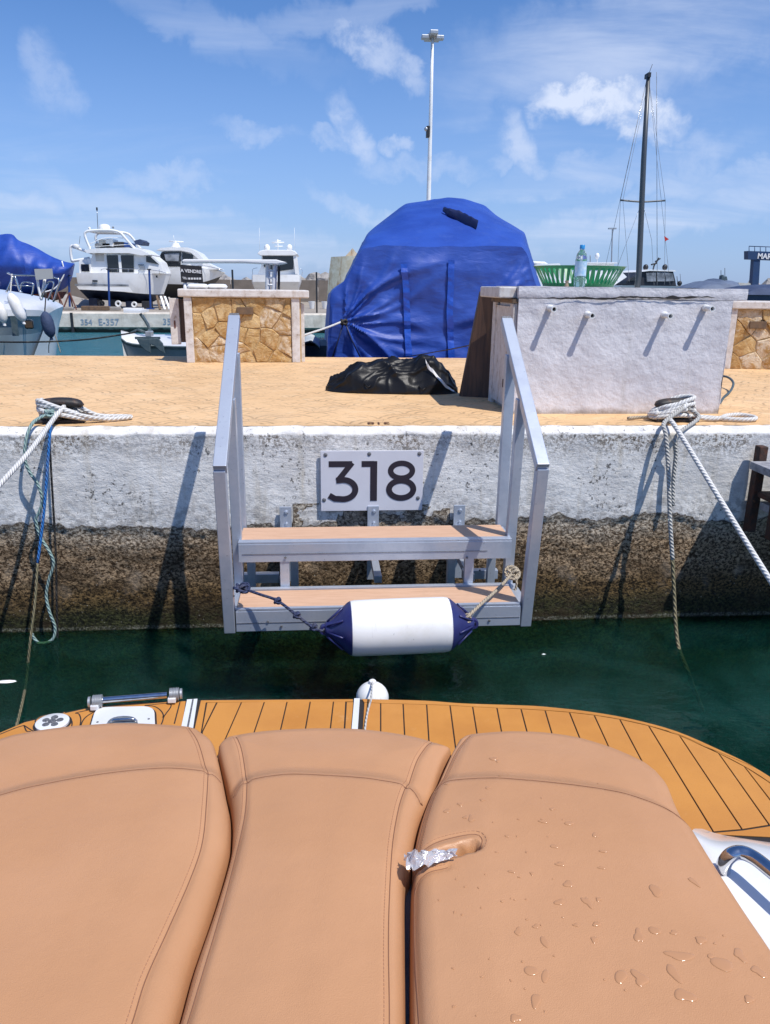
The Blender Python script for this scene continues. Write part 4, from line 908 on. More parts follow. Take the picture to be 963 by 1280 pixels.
def bench(name, label, tf, wd, zt, seeds, slot, lend=True):
    T = empty(name, tf((wd/2, D/2, QH)), label, 'bench')
    MB(tf).box((.03, .0165, QH), (wd-.02, D-.03, zt-.075)).build('core', 'mortar', T)
    MB(tf).box((-.05, -.035, zt-.075), (wd+.06, D+.03, zt)).build('cap', 'oldwhite', T, bevel=.012)
    MB(tf).box((0, -.012, QH), (.075, D, zt-.0755)).build('end_panel', 'oldwhite', T, bevel=.006)
    MB(tf).box((wd-.115, -.012, QH), (wd-.035, D*.5, zt-.0755)).build('end_panel', 'oldwhite', T, bevel=.006)
    MB(tf).box((wd-.025, .04, QH), (wd+.015, D, zt-.13)).build('end_panel', 'oldwhite', T, bevel=.006)
    cladding(T, tf, .078, wd-.118, QH+.004, zt-.078, seeds, .03, rs)
    a, c, e, f = slot
    MB(tf).box((a, -.03, e), (c, .02, f)).build('slot_plate', 'wood', T, bevel=.003)
    return T
def seeds_for(x0, x1, z0, z1, nx, nz):
    out = []
    for i in range(nx):
        for j in range(nz): out.append((x0+(i+.5+rs.uniform(-.5, .5)+(.25 if j % 2 else -.2))*(x1-x0)/nx, z0+(j+.5+rs.uniform(-.48, .48))*(z1-z0)/nz))
    return out
BL = bench('stone_bench', 'ochre stone clad bench with white cap, left of the blue covered boat', LB, wB, zc, seeds_for(.08, wB-.12, QH, zc-.08, 6, 4), (.50, .66, zc-.235, zc-.165))
# the side cabinet door leaning off its left end
MB(LB).box((-.145, .10, QH+.17), (-.055, .16, zc-.09)).build('side_cabinet', 'oldwhite', BL, bevel=.004)
MB(LB).box((-.052, .12, QH+.19), (-.003, .30, zc-.10)).build('cabinet_recess', 'board', BL); MB(LB).box((-.110, .095, QH+.33), (-.095, .0998, zc-.30)).build('slot_plate', 'rustred', BL)
b = MB(LB)
for x0, x1, y in ((.03, .24, .1), (.22, .42, .16)):
    b = MB(LB); rows = []
    for i in range(13):
        t = i/12; r = .026*(max(0, 1-(2*t-1)**6))**.5+.001; rows.append([(x0+(x1-x0)*t, y+cos(a)*r*2.6, zc+.023+sin(a)*r*.95) for a in [2*pi*k/12 for k in range(12)]])
    b.loft(rows, closed=True, cap=True); o = b.build('pad', 'hullwhite', smooth=50)
    tag(o, 'white padded roll lying on the bench cap below the sign, at its left end' if x0 < .1 else 'white padded roll lying on the bench cap, nearer the middle of it', 'cushion')
A, B = aZ(903, 461, QH), aZ(1060, 464, QH); LR = frame(A, B); zr = aY(930, 375.5, 7.85).z; wR = (B-A).length
BRt = bench('stone_bench', 'ochre stone clad bench behind the white block, cut off by the right edge', LR, wR, zr, seeds_for(.08, wR-.12, QH, zr-.08, 6, 4), (.20, .36, zr-.26, zr-.19))

# ---------------------------------------------------------------- white block
A, B = aZ(640.5, 517.5, QH), aZ(898, 517.5, QH); BK = frame(A, B); wK = (B-A).length; zk = aY(646, 357.5, A.y).z; DK = .60
K = empty('white_block', BK((wK/2, DK/2, QH)), 'white rendered masonry block with four pipe stubs and a long crack, behind the right rope', 'block')
nx, nz = 90, 46; ztop = zk-.070
def crackz(x): return ztop+.012+.014*noise.noise(Vector((x*6, 0, 2)))+.006*noise.noise(Vector((x*25, 0, 5)))
def facev(x, z, off=0):
    n = fbm(x*4, z*4, 6, 4)*.006+fbm(x*20, z*20, 2, 3)*.0022; return (x+(.012*noise.noise(Vector((z*9, 1, 3))) if x > wK*.985 else 0), off-n, z)
rows = [[facev(wK*i/nx, QH+(ztop-QH)*j/nz) for i in range(nx+1)] for j in range(nz+1)]
b = MB(BK); b.loft(rows); b.add([(0, 0, QH), (0, DK, QH), (0, DK, ztop), (0, 0, ztop)], [(0, 1, 2, 3)]); b.add([(wK, 0, QH), (wK, DK, QH), (wK, DK, ztop), (wK, 0, ztop)], [(0, 1, 2, 3)]); b.add([(0, DK, QH), (wK, DK, QH), (wK, DK, ztop), (0, DK, ztop)], [(0, 1, 2, 3)])
bo = b.build('body', 'block', K, smooth=40)
x0, x1 = -.005, wK+.085
rows = [[(x, yy-(fbm(x*4, zz*9, 1, 4)*.005 if yy < .1 else 0)+(.0), zz+fbm(x*3, yy*5, 4, 3)*.003) for x in [x0+(x1-x0)*i/80 for i in range(81)]] for yy, zz in ((DK, ztop+.001), (.01, ztop+.001), (-.001, ztop+.003), (-.003, ztop+.010), (-.003, zk-.02), (.001, zk-.004), (.0, zk), (.2, zk), (.4, zk), (DK+.01, zk), (DK+.01, ztop+.001))]
b = MB(BK); b.loft(rows); b.add([r[0] for r in rows], [tuple(range(len(rows)))]); b.add([r[-1] for r in rows], [tuple(range(len(rows)))]); b.build('cap', 'block', K, smooth=40)
# the crack: a thin dark irregular gap
P = [(.09+(.86)*(wK)*i/140) for i in range(141)]; b = MB(BK); r1 = []; r2 = []
for i, x in enumerate(P):
    z = ztop+.002+.012*noise.noise(Vector((x*5, 0, 2)))+.006*noise.noise(Vector((x*22, 0, 5)))+(.02*(x/wK)); wd = .015*(abs(noise.noise(Vector((x*9, 4, 4))))*1.5+.22)*(1-abs(2*i/140-1)**3); r1.append((x, -.0125, z+wd)); r2.append((x, -.0125, z-wd))
b.loft([r1, r2]); b.build('crack', 'caulk', K)
for px, py in ((688, 385), (735, 393), (831, 393.5), (882.5, 384.5)):
    p = aY(px, py, A.y-.01); d = Vector((0, -1, -.05)).normalized()
    pp = MB().lathe(p, ((.020, -.01), (.020, .012), (.0155, .014), (.0155, .070), (.0185, .072), (.0185, .088), (.012, .088), (.011, .02)), d, 14, cap=False).build('pipe_stub', 'fender', K, smooth=40)
    MB().lathe(p+d*.060, ((.0118, 0), (.0118, .001)), d, 12).build('bore', 'black', pp)
# end panel with its frame and rusty hinges on the left side
MB(BK).box((-.028, .02, QH), (-.002, .10, zk-.10)).build('end_frame', 'oldwhite', K, bevel=.004); MB(BK).box((-.028, .50, QH), (-.002, .58, zk-.10)).build('end_frame', 'oldwhite', K, bevel=.004)
MB(BK).box((-.020, .102, QH+.03), (-.003, .498, zk-.12)).build('end_door', 'oldwhite', K); MB(BK).box((-.036, .01, zk-.098), (-.006, .60, zk-.075)).build('end_frame', 'wood', K)
for z in (QH+.15, zk-.25): MB(BK).box((-.040, .11, z), (-.0285, .14, z+.05)).build('hinge', 'rusty', K)
MB(BK).box((-.115, .04, zk-.070), (-.006, .60, zk-.004)).build('end_cap', 'oldwhite', K, bevel=.008)
# dark board leaning against it
bb = [aY(575, 497, 5.45), aY(620, 503, 5.36), aY(624, 374, 5.36), aY(601, 364, 5.45)]
b = MB(); n = Vector((.0, .045, 0)); b.prism(bb, n); o = b.build('leaning_board', 'board', bevel=.004); tag(o, 'dark brown stained board leaning against the left end of the white block', 'board')

# green basket and bottle on the block
gc = aY(723.5, 345, 5.22); gc.z = zk+.002; GB = empty('green_basket', gc, 'round green slotted plastic basket standing on the white block', 'basket')
def br(t): return .225+.07*t
hB = aY(723, 331.5, 4.95).z-gc.z
MB().lathe(gc, ((br(0), 0), (br(0)+.004, .012), (br(0)-.002, .014), (0.01, .006)), n=48).build('floor', 'green', GB, smooth=40)
MB().lathe(gc, ((br(.05), .0), (br(.12), .022), (br(.12)-.004, .022), (br(.05)-.004, 0), (br(.05), .0)), n=64, cap=False).build('lower_band', 'green', GB, smooth=40)
MB().lathe(gc, ((br(.93), hB-.016), (br(1), hB-.004), (br(1)+.010, hB), (br(1)-.006, hB), (br(.93)-.005, hB-.016), (br(.93), hB-.016)), n=64, cap=False).build('rim', 'green', GB, smooth=40)
ns = 44
for k in range(ns):
    a0 = 2*pi*k/ns
    if k % 11 in (0, 1): sk, wdt = 0, .070
    else: sk, wdt = .10, .072
    b = MB(); vs = []
    for r_ in (0, .0035):
        for j in range(5):
            t = .06+j/4*.9; a1 = a0+sk*(t-.5); R_ = br(t)-r_
            for da in (-wdt/2, wdt/2): vs.append(gc+Vector((cos(a1+da)*R_, sin(a1+da)*R_, hB*t)))
    fs = []
    for j in range(4): fs += [(2*j, 2*j+1, 2*j+3, 2*j+2), (10+2*j, 12+2*j, 13+2*j, 11+2*j), (2*j, 2*j+2, 12+2*j, 10+2*j), (2*j+1, 11+2*j, 13+2*j, 2*j+3)]
    b.add(vs, fs+[(0, 10, 11, 1), (8, 9, 19, 18)]).build('slat', 'green', GB)
c = aY(725, 350, 4.84); c.z = zk+.001; s = .245/47; BT = empty('water_bottle', c, 'clear water bottle with blue cap standing in front of the green basket', 'bottle')
MB().lathe(c, ((.030, 0), (.035, .008), (.035, .05), (.033, .055), (.035, .06), (.035, .16), (.033, .165), (.034, .172), (.028, .195), (.014, .215), (.0125, .225), (.0125, .232)), n=24).build('body', 'bottle', BT, smooth=50)
MB().lathe(c, ((.0356, .065), (.0356, .15)), n=24, cap=False).build('wrapper', 'labelblue', BT, smooth=True)
MB().lathe(c, ((.0155, .222), (.0155, .243), (.013, .246)), n=18).build('cap', 'cap', BT, smooth=40)
c = aY(709, 352, 4.84); c.z = zk+.001; o = MB().lathe(c, ((.013, 0), (.014, .010), (.010, .014), (.009, .026), (.012, .030), (.011, .036)), n=14).build('small_stopper', 'ropebeige', smooth=50); tag(o, 'small beige stopper standing left of the water bottle', 'stopper')

# ---------------------------------------------------------------- black bag
c0 = aZ(405, 491, QH); c1 = aZ(574, 494, QH); mid = (c0+c1)/2; LX = (c1-c0); Lg = LX.length; ux = LX.normalized(); vx = Vector((-ux.y, ux.x, 0))
BG = empty('black_bag', Vector((mid.x, mid.y+.16, QH)), 'crumpled black nylon bag with white piping lying on the quay pavement', 'bag')
prof_h = [(0, .02), (.03, .10), (.08, .13), (.13, .16), (.19, .23), (.27, .245), (.31, .235), (.40, .27), (.50, .29), (.60, .275), (.66, .265), (.73, .30), (.80, .31), (.86, .27), (.92, .19), (.97, .11), (1, .02)]
def hp_(t):
    for (a, x), (c, y) in zip(prof_h[:-1], prof_h[1:]):
        if a <= t <= c: k = (t-a)/(c-a); k = k*k*(3-2*k); return x+(y-x)*k
    return .02
rows = []
nu, nv = 130, 72
def bagpt(t, a):
    hh = hp_(t)*.84; wd = .17*max(0.02, 1-abs(2*t-1)**3.2)**.5+.03
    x = t*Lg; y = .17+cos(a)*wd; z = hh*max(-.03, sin(a))**1.0 if sin(a) > 0 else -.002
    q = Vector((x*4.2, a*1.1, 1.7)); f = noise.fractal(q, 1.1, 2.0, 2)
    rid = max(0, 1-abs(noise.noise(Vector((x*4.5+1.6*cos(a*1.3), a*.8, 3.3))))*3)**1.6*.026; rid2 = max(0, 1-abs(noise.noise(Vector((x*9-2.2*cos(a), a*1.5, 7.3))))*3.4)**1.8*.012
    k = max(0, sin(a))**.35; d = (f*.030+rid*1.0+rid2*.7+max(0, 1-abs(noise.noise(Vector((x*2.2+a*1.5, a*1.8, 12))))*3)**1.3*.020-.022)*k
    y += cos(a)*d*1.3; z += sin(a)*d; return c0+ux*x+vx*y+Vector((0, 0, max(z, .0)+.003))
for i in range(nu+1): rows.append([bagpt(i/nu, -.12+(pi+.24)*j/nv) for j in range(nv+1)])
rows = [list(reversed(r)) for r in rows]
MB().loft(rows).build('fabric', 'blackfabric', BG, smooth=True)
pp = [(.745, 2.05), (.765, 2.25), (.80, 2.42), (.84, 2.58), (.88, 2.72), (.93, 2.84), (.965, 2.92)]
sp = spline([Vector((t, a, 0)) for t, a in pp], 6); r1 = []; r2 = []
for q in sp: r1.append(bagpt(q.x, q.y)+Vector((0, -.010, .006))); r2.append(bagpt(q.x+.003, q.y+.13)+Vector((0, -.012, .006)))
MB().loft([r1, r2]).build('piping', 'piping', BG)
for t, a, l in ((.70, 2.9, .05), (.30, 2.8, .03)): MB().tube([bagpt(t, a)+Vector((0, -.006, .004)), bagpt(t+.02, a+.1)+Vector((.01, -.02, .0)), bagpt(t+.05, a+.05)+Vector((0, -.01, .002))], .005, 6).build('strap', 'blackfabric', BG, smooth=True)

# ---------------------------------------------------------------- cleats and mooring ropes
def cleat(name, cx, cy, label, yaw=0):
    T = empty(name, Vector((cx, cy, QH)), label, 'cleat', None)
    R_ = lambda p: Vector((cx+p[0]*cos(yaw)-p[1]*sin(yaw), cy+p[0]*sin(yaw)+p[1]*cos(yaw), QH+p[2]))
    MB(R_).box((-.13, -.07, .001), (.13, .07, .022)).build('base', 'cleat', T, bevel=.006)
    MB(R_).lathe((0, 0, .02), ((.055, 0), (.042, .03), (.040, .07), (.058, .09)), n=20).build('post', 'cleat', T, smooth=40)
    b = MB(R_); rows = []
    for i in range(17):
        t = i/16*2-1; r = .030*(1-t**6)**.5+.004; rows.append([(t*.125, cos(a)*r*1.25, .112-.016*t*t+sin(a)*r*.75) for a in [2*pi*k/14 for k in range(14)]])
    b.loft(rows, closed=True, cap=True); b.build('horn', 'cleat', T, smooth=50)
    for sx in (-1, 1):
        for sy in (-1, 1): MB(R_).lathe((sx*.105, sy*.05, .022), ((.014, 0), (.014, .007), (.006, .009)), n=6).build('bolt', 'rusty', T)
    return T
cl = Vector((aZ(84, 524, QH).x, 4.40, QH)); cleat('mooring_cleat', cl.x, cl.y, 'black cleat at the left under coils of white rope', .1)
cr_ = Vector((aZ(826, 520, QH).x, 4.42, QH)); cleat('mooring_cleat', cr_.x, cr_.y, 'black cleat at the right, in front of the white block, wound with rope', 0)
def coil(c, lst, tail):
    P = []
    for (rx, ry, z, turns, ox, oy, tilt, ph) in lst:
        m = int(turns*14)
        for i in range(m+1): a = ph+2*pi*turns*i/m; P.append(c+Vector((ox+rx*cos(a), oy+ry*sin(a), z+tilt*cos(a)+.008*sin(2.3*a+ph)+.012*i/m)))
    return P+[Vector(p) for p in tail]
# left cleat: coils with long loops to the right, line leaving to lower left
cL = cl
rope('mooring_rope', coil(cL, [(.075, .07, .045, 1.2, -.03, 0, .0, 2.5), (.085, .075, .065, 1.2, -.03, 0, -.012, 2.2), (.10, .07, .085, 1.3, -.015, -.005, -.03, 2.6)],
     [cL+Vector((.02, -.08, .09)), cL+Vector((.12, -.07, .05)), cL+Vector((.24, -.03, .022)), cL+Vector((.335, .03, .018)), cL+Vector((.36, .07, .018)), cL+Vector((.30, .085, .018)), cL+Vector((.18, .05, .03)), cL+Vector((.08, .03, .085)), cL+Vector((-.04, .05, .105)), cL+Vector((-.10, -.01, .09)), cL+Vector((-.06, -.085, .07)),
      cL+Vector((.05, -.09, .05)), cL+Vector((.16, -.05, .025)), cL+Vector((.24, .02, .018)), cL+Vector((.20, .07, .018)), cL+Vector((.08, .08, .05)), cL+Vector((-.02, .07, .06))]), .0125, 'rope', 'white rope coiled round the left cleat with loops lying to the right', 'rope', n=10, seg=4)
rope('mooring_rope', [cL+Vector((.02, .03, .10)), cL+Vector((.03, -.07, .085)), aY(66, 525, 4.22), aY(38, 563, 3.85), aY(2, 603, 3.5), aY(-60, 670, 3.05)], .0125, 'rope', 'taut white line running from the left cleat to the lower left', 'rope', n=10)
cz_ = aY(62, 517, 4.30)
def blob(b): knot(b, cz_, .018, .010)
rope('mooring_rope', [cL+Vector((.0, .0, .06)), cz_+Vector((0, 0, .012)), cz_, aY(50, 522, 4.26), aY(40, 530, 4.19), aY(33, 548, 4.14), aY(31, 572, 4.12), aY(37, 590, 4.12), aY(47, 605, 4.12), aY(53, 625, 4.12), aY(49, 640, 4.12), aY(45, 650, 4.12), aY(50, 670, 4.12), aY(62, 690, 4.11), aY(67, 705, 4.11), aY(61, 725, 4.11), aY(58, 745, 4.11), aY(62, 765, 4.10), aY(69, 785, 4.10), aY(65, 800, 4.09), aY(50, 804, 4.08), aY(42, 797, 4.08), aY(40, 792, 4.08)], .0085, 'ropeteal', 'pale teal rope hanging in wavy bends from the left cleat down the wall', 'rope', sub=blob)
rope('mooring_rope', [cL+Vector((.005, .0, .05)), aY(66, 523, 4.24), aY(63, 536, 4.15), aY(60, 575, 4.10), aY(55, 640, 4.05), aY(47, 705, 4.0)], .0075, 'ropeblue', 'bright blue line hanging beside the teal rope at the left cleat', 'rope')
rope('mooring_rope', [aY(47, 704, 4.0), aY(44, 750, 3.93), aY(38, 800, 3.85), aY(33, 850, 3.78), aY(30, 868, 3.45), aY(24, 895, 3.25), aZ(17, 918, -.03), aZ(8, 945, -.4)], .0070, 'ropebrown', 'brown slimy line continuing the blue one down into the water', 'rope')
rope('mooring_rope', [cL+Vector((.03, -.02, .03)), aY(63, 528, 4.22), aY(62, 545, 4.165), aY(64, 590, 4.16), aY(67, 640, 4.16), aY(70, 700, 4.15), aY(71, 760, 4.14), aY(72, 800, 4.12), aZ(72, 830, -.15)], .006, 'ropeblack', 'thin black rope hanging straight down the wall beside the teal rope', 'rope')
# right cleat
cR = cr_
rope('mooring_rope', coil(cR, [(.12, .07, .035, 1.15, -.03, -.01, .0, 2.9), (.115, .075, .06, 1.1, -.02, 0, .012, 2.9), (.12, .07, .08, 1.1, -.01, 0, .03, 3.0), (.115, .065, .10, 1.2, -.005, 0, .045, 3.0)],
     [cR+Vector((.09, -.02, .11)), cR+Vector((.12, -.02, .05)), cR+Vector((.17, -.03, .02)), cR+Vector((.27, -.03, .02)), cR+Vector((.36, .06, .02)), cR+Vector((.47, .10, .02)), cR+Vector((.52, .02, .018)), cR+Vector((.46, -.06, .018)), cR+Vector((.33, -.05, .018)), cR+Vector((.22, .02, .018)), cR+Vector((.12, .05, .022)), cR+Vector((.05, .06, .04))]), .0135, 'rope', 'white rope wound round the right cleat with one big loop beside it', 'rope', n=10, seg=4)
rope('mooring_rope', [cR+Vector((-.12, -.04, .03)), cR+Vector((-.20, .02, .018)), cR+Vector((-.28, .0, .016))], .010, 'ropebeige', 'thin frayed end of rope lying left of the right cleat', 'rope')
rope('mooring_rope', [cR+Vector((.0, .02, .12)), cR+Vector((.03, -.08, .105)), aY(838, 523, 4.28), aY(851, 543, 4.10), aY(963, 725, 3.25), aY(1080, 900, 2.6)], .0135, 'rope', 'taut white line running from the right cleat to the lower right', 'rope', n=10)
rope('mooring_rope', [cR+Vector((.0, .0, .11)), cR+Vector((.01, -.09, .095)), aY(831, 528, 4.2), aY(833, 545, 4.13), aY(836, 590, 4.08), aY(838, 650, 4.03), aY(841, 700, 4.0)], .0125, 'ropegrey', 'grey rope hanging from the right cleat, nearest the taut white line', 'rope', n=10)
rope('mooring_rope', [aY(841, 698, 4.0), aY(843, 740, 3.95), aY(845, 780, 3.88), aY(849, 810, 3.8), aZ(860, 838, -.05), aZ(868, 860, -.25), aZ(880, 890, -.5)], .0105, 'ropebrown', 'brown weedy lower end of the hanging grey rope going under water', 'rope')
rope('mooring_rope', [cR+Vector((.05, .02, .09)), cR+Vector((.06, -.07, .08)), cR+Vector((.085, -.14, .04)), aY(846, 545, 4.15), aY(845, 570, 4.15), aY(842, 600, 4.15), aY(841, 632, 4.15)], .0115, 'ropegrey', 'short grey rope end hanging at the right cleat, close against the wall', 'rope', n=10)
rope('black_hose', [aY(900, 505, 5.1), aY(905, 497, 5.35), aY(914, 488, 5.6), aY(917, 478, 5.8), aY(909, 471, 6.0), aY(895, 470, 6.1)], .009, 'anchor', 'grey hose lying on the pavement just behind the white block', 'hose')

# ---------------------------------------------------------------- neighbouring weathered steps at the right edge
xn = aY(945, 600, 4.10).x; xq = aY(938, 586, 4.08).x
NS = empty('weathered_steps', (xn+.4, 4.05, .8), 'rusty brown steps with grey planks cut off by the right edge', 'steps')
for dx in (.0, .95):
    MB().box((xn+dx, 4.10, .58), (xn+dx+.05, 4.16, 1.09)).build('post', 'rusty', NS, bevel=.006)
    MB().box((xn+dx+.005, 3.88, .60), (xn+dx+.065, 3.94, .955)).build('post', 'rusty', NS, bevel=.006)
for z, y, x_ in ((.965, 3.82, xq), (.73, 3.80, xn+.03)):
    MB().box((x_, y, z), (xn+1.02, y+.27, z+.045)).build('plank', 'greyplank', NS, bevel=.004)
MB().box((xn+.02, 3.95, .80), (xn+.96, 4.10, .83)).build('rail', 'rusty', NS)
# floating scraps
for px, py, s, l in ((8, 852, .05, 'small white foam streak floating at the far left by the ropes'), (680, 818, .012, 'tiny white scrap floating right of the steps')):
    p = aZ(px, py, .004); b = MB(); n = 9; b.add([(p.x+s*(1+.4*noise.noise(Vector((k, s, 0))))*cos(2*pi*k/n), p.y+s*.35*sin(2*pi*k/n)*(1+.3*noise.noise(Vector((k, 5, 0)))), .004) for k in range(n)]+[(p.x, p.y, .010)], [(k, (k+1) % n, n) for k in range(n)])
    tag(b.build('floating_scrap', 'hullwhite'), l, 'debris')
# ================================================================ BOATS BEHIND
def PX(Y):
    return lambda x, y, d=0: aY(x, y, Y)+Vector((0, d, 0))
def boxpx(q, x0, y0, x1, y1, d0, d1): # box from a pixel rectangle at one distance, with real depth
    a, c = q(x0, y1, 0), q(x1, y0, 0); return MB().box((a.x, a.y+d0, a.z), (c.x, a.y+d1, c.z))
def polypx(q, pts, d0, d1): return MB().prism([q(x, y, d0) for x, y in pts], (0, d1-d0, 0))
# ---- big blue tarpaulin boat, moored stern-to behind the quay
Yb = 9.1
q = PX(Yb)
TB = empty('tarp_covered_boat', Vector((q(545, 440).x, 11.5, -.1)), 'large boat wrapped in a blue tarpaulin, moored behind the quay', 'boat')
def arch(pts, Y):
    P = [aY(x, y, Y) for x, y in pts]; out = [P[0]]
    for a, p, c in zip(P[:-2], P[1:-1], P[2:]): out += [p.lerp(a, .18), p.lerp(p.lerp(a, .09).lerp(p.lerp(c, .09), .5), .7), p.lerp(c, .18)]
    return out+[P[-1]]
def rs_(P, n):
    d = [0]
    for a, c in zip(P[:-1], P[1:]): d.append(d[-1]+(c-a).length)
    out = []; k = 0
    for i in range(n):
        t = d[-1]*i/(n-1)
        while k < len(d)-2 and d[k+1] < t: k += 1
        out.append(P[k].lerp(P[k+1], (t-d[k])/max(1e-9, d[k+1]-d[k])))
    return out
NB = 240
a0 = rs_(arch([(411, 545), (410, 443), (411.6, 403), (414, 366), (432, 353), (444, 328), (453, 312), (480, 306.5), (520, 307.5), (556, 308.5), (620, 308.5), (653, 308), (660, 318), (667, 345), (674, 365), (690, 430), (696, 545)], 9.1), NB)
a1 = rs_(arch([(409, 560), (408.5, 470), (411, 403), (413, 364), (433, 350), (446, 320), (458, 296), (478, 291), (520, 286), (556, 283), (615, 285), (655, 293), (661, 310), (671, 345), (680, 375), (696, 470), (698, 560)], 9.7), NB)
a2 = rs_(arch([(409, 560), (408.5, 470), (411, 403), (413, 364), (433, 350), (446, 320), (459, 292), (468, 285), (502, 267), (556, 259), (600, 265), (640, 284), (656, 291), (661, 310), (671, 345), (680, 375), (696, 470), (698, 560)], 10.4), NB)
a3 = rs_(arch([(409, 560), (408.5, 470), (411, 403), (413, 364), (433, 350), (446, 320), (459, 292), (468, 284), (506, 255), (536, 250), (559.5, 246), (579, 248), (606, 257), (619, 268), (656, 290), (661, 310), (671, 345), (680, 375), (696, 470), (698, 560)], 11.2), NB)
a4 = [Vector((p.x*1.02-.02, 12.8, p.z*.96)) for p in a3]; a5 = [Vector((p.x*.93, 14.5, p.z*.82)) for p in a3]; a6 = [Vector((.45+(p.x-.45)*.5, 16.2, min(p.z, 1.5)*.7)) for p in a3]
def mixrow(r, s, t): return [a.lerp(c, t) for a, c in zip(r, s)]
rows = []
for r, s, m in ((a0, a1, 8), (a1, a2, 8), (a2, a3, 8), (a3, a4, 8), (a4, a5, 6), (a5, a6, 6)):
    for i in range(m): rows.append(mixrow(r, s, i/m))
rows.append(a6)
def dispr(p, k):
    v = Vector((p.x*1.3, p.y*1.3, p.z*1.3)); f = noise.fractal(v, 1, 2, 4)
    r = (1-abs(noise.noise(Vector((p.x*2.0+p.z*3.4, p.y*1.2, p.z*.9))))*2)**2; return (f*.035+r*.02)*k
rows = [[p+Vector(((-1 if p.x < .6 else 1)*dispr(p, .4), 0, dispr(p, .35))) for p in r] for r in rows]
b = MB(); b.loft(rows)
# the stern face below the fold: columns run down from the front arch
base_z = -.15; cols = []; rc_ = random.Random(9)
creasesL = [(radians(a+rc_.uniform(-3, 3)), rc_.uniform(.055, .10), rc_.uniform(.025, .055), rc_.uniform(.6, 1.6)) for a in (-80, -66, -54, -43, -33, -24, -15, -5, 6, 17, 28, 38, 47, 57, 68, 80)]
creasesR = []
for k in range(9):
    p_ = aY(662-k*3+(k % 2)*10, 318+k*9, 9.1); creasesR.append(((p_.x, p_.z), radians(52-k*5), rc_.uniform(.026, .04), rc_.uniform(.028, .05), rc_.uniform(.3, .6)))
tie = aY(430, 402, 9.05); K1 = 120; xmid = aY(556, 309, 9.1).x
front = rows[0]; nface = 150
seamz = aY(556, 309, 9.1).z
grid = []
for j in range(nface+1):
    t = j/nface; row = []
    for i, p in enumerate(front):
        bt = Vector((aY(418+(694-418)*i/(NB-1), 470, 9.1).x, 9.1, base_z)); s = min(1, max(0, (p.z-base_z)/(seamz-base_z))); z = p.z+(base_z-p.z)*t; x = p.x+(bt.x-p.x)*(t**1.2)
        y = 9.1+.05*sin(pi*min(1, t*1.2))-.10*t
        edge = min(1, min(i, NB-1-i)/3)*min(1, t*14)
        # folds fanning out from the tie point, and from the right shoulder
        d = Vector((x-tie.x, z-tie.z)); rr = d.length; ang = atan2(d.y, d.x)
        f = 0
        for a0_, wd_, am_, ln_ in creasesL: f += am_*math.exp(-((ang-a0_-.10*sin(rr*4+a0_*9))/wd_)**2)*math.exp(-(rr/ln_)**2)*min(1, rr/.16)
        for (sx_, sz_), a0_, wd_, am_, ln_ in creasesR:
            d2 = Vector((x-sx_, z-sz_)); al = -(d2.x*cos(a0_)+d2.y*sin(a0_)); ac = -d2.x*sin(a0_)+d2.y*cos(a0_)
            if al > -.05: f += am_*math.exp(-(ac/(wd_*(1+al)))**2)*math.exp(-(al/ln_)**2)*min(1, (al+.05)/.1)
        f += (1-abs(noise.noise(Vector((x*1.1+z*1.3, z*.6, 7))))*2)**2*.035+noise.fractal(Vector((x*1.8, z*1.8, 5)), 1, 2, 4)*.022+math.exp(-((z-base_z-.95)/.02)**2)*.0
        row.append(Vector((x, y-f*edge, z)))
    grid.append(row)
b2 = MB(); b2.loft(grid); b2.build('stern_sheet', 'tarp', TB, smooth=50)
b.build('roof_sheet', 'tarp', TB, smooth=42)
def facept(px, py):
    p = aY(px, py, 9.1); near_ = sorted(((g.x-p.x)**2+(g.z-p.z)**2, g.y) for r in grid[::3] for g in r[::2])[:5]; return sum(n_[1] for n_ in near_)/5
for xs_, y0, y1 in (((505, 508, 509, 510, 512), 330, 452), ((564.5, 564, 562.5, 563.5, 565), 325, 452)):
    L_, R_ = [], []
    for i in range(25):
        t = i/24; py = y0+(y1-y0)*t; k = t*4; j = min(3, int(k)); cx = xs_[j]+(xs_[j+1]-xs_[j])*(k-j); Y_ = facept(cx, py)-.03-.008*noise.noise(Vector((i*.8, xs_[0], 0))); L_.append(aY(cx-4+noise.noise(Vector((i*.7, 1, 0))), py, Y_)); R_.append(aY(cx+4+noise.noise(Vector((i*.6, 3, 0))), py, Y_-.012*noise.noise(Vector((i*.5, 6, 0)))))
    MB().prism([*L_, *reversed(R_)], (0, .012, 0)).build('webbing_strap', 'tarpdark', TB, smooth=30) if False else MB().loft([L_, R_, [p+Vector((0, .01, 0)) for p in R_], [p+Vector((0, .01, 0)) for p in L_], L_]).build('webbing_strap', 'tarpdark', TB)
# gathered vent in the roof
def roofpt(px, py):
    best = None
    for r in rows[:23]:
        for g in r:
            v = g-EYEP; z = v.dot(FW); x = 481.5+FPX*v.dot(RT)/z; y = 640-FPX*v.dot(UP)/z; dd = (x-px)**2+(y-py)**2
            if best is None or dd < best[0]: best = (dd, g)
    return best[1]
def onroof(px, py, d=0): g = roofpt(px, py); return aY(px, py, g.y-d)
vs_ = spline([onroof(554, 261, .14), onroof(562, 265, .17), onroof(574, 270, .18), onroof(586, 275, .18), onroof(596, 280, .13)], 6); rows_v = []
for i, p in enumerate(vs_):
    t = i/(len(vs_)-1); w1 = .02+.048*min(1, t*2.2)*(1-.15*t); rows_v.append([p+Vector((0, -.03*max(0, cos(a)), 0))*(1)+Vector((.25*w1*sin(a), -.35*w1*cos(a)-.02*noise.noise(Vector((i*.4, k, 0))), w1*sin(a)*(1+.3*noise.noise(Vector((i*.5, k*.8, 3))))-.02*t)) for k, a in enumerate([2*pi*q_/14 for q_ in range(14)])])
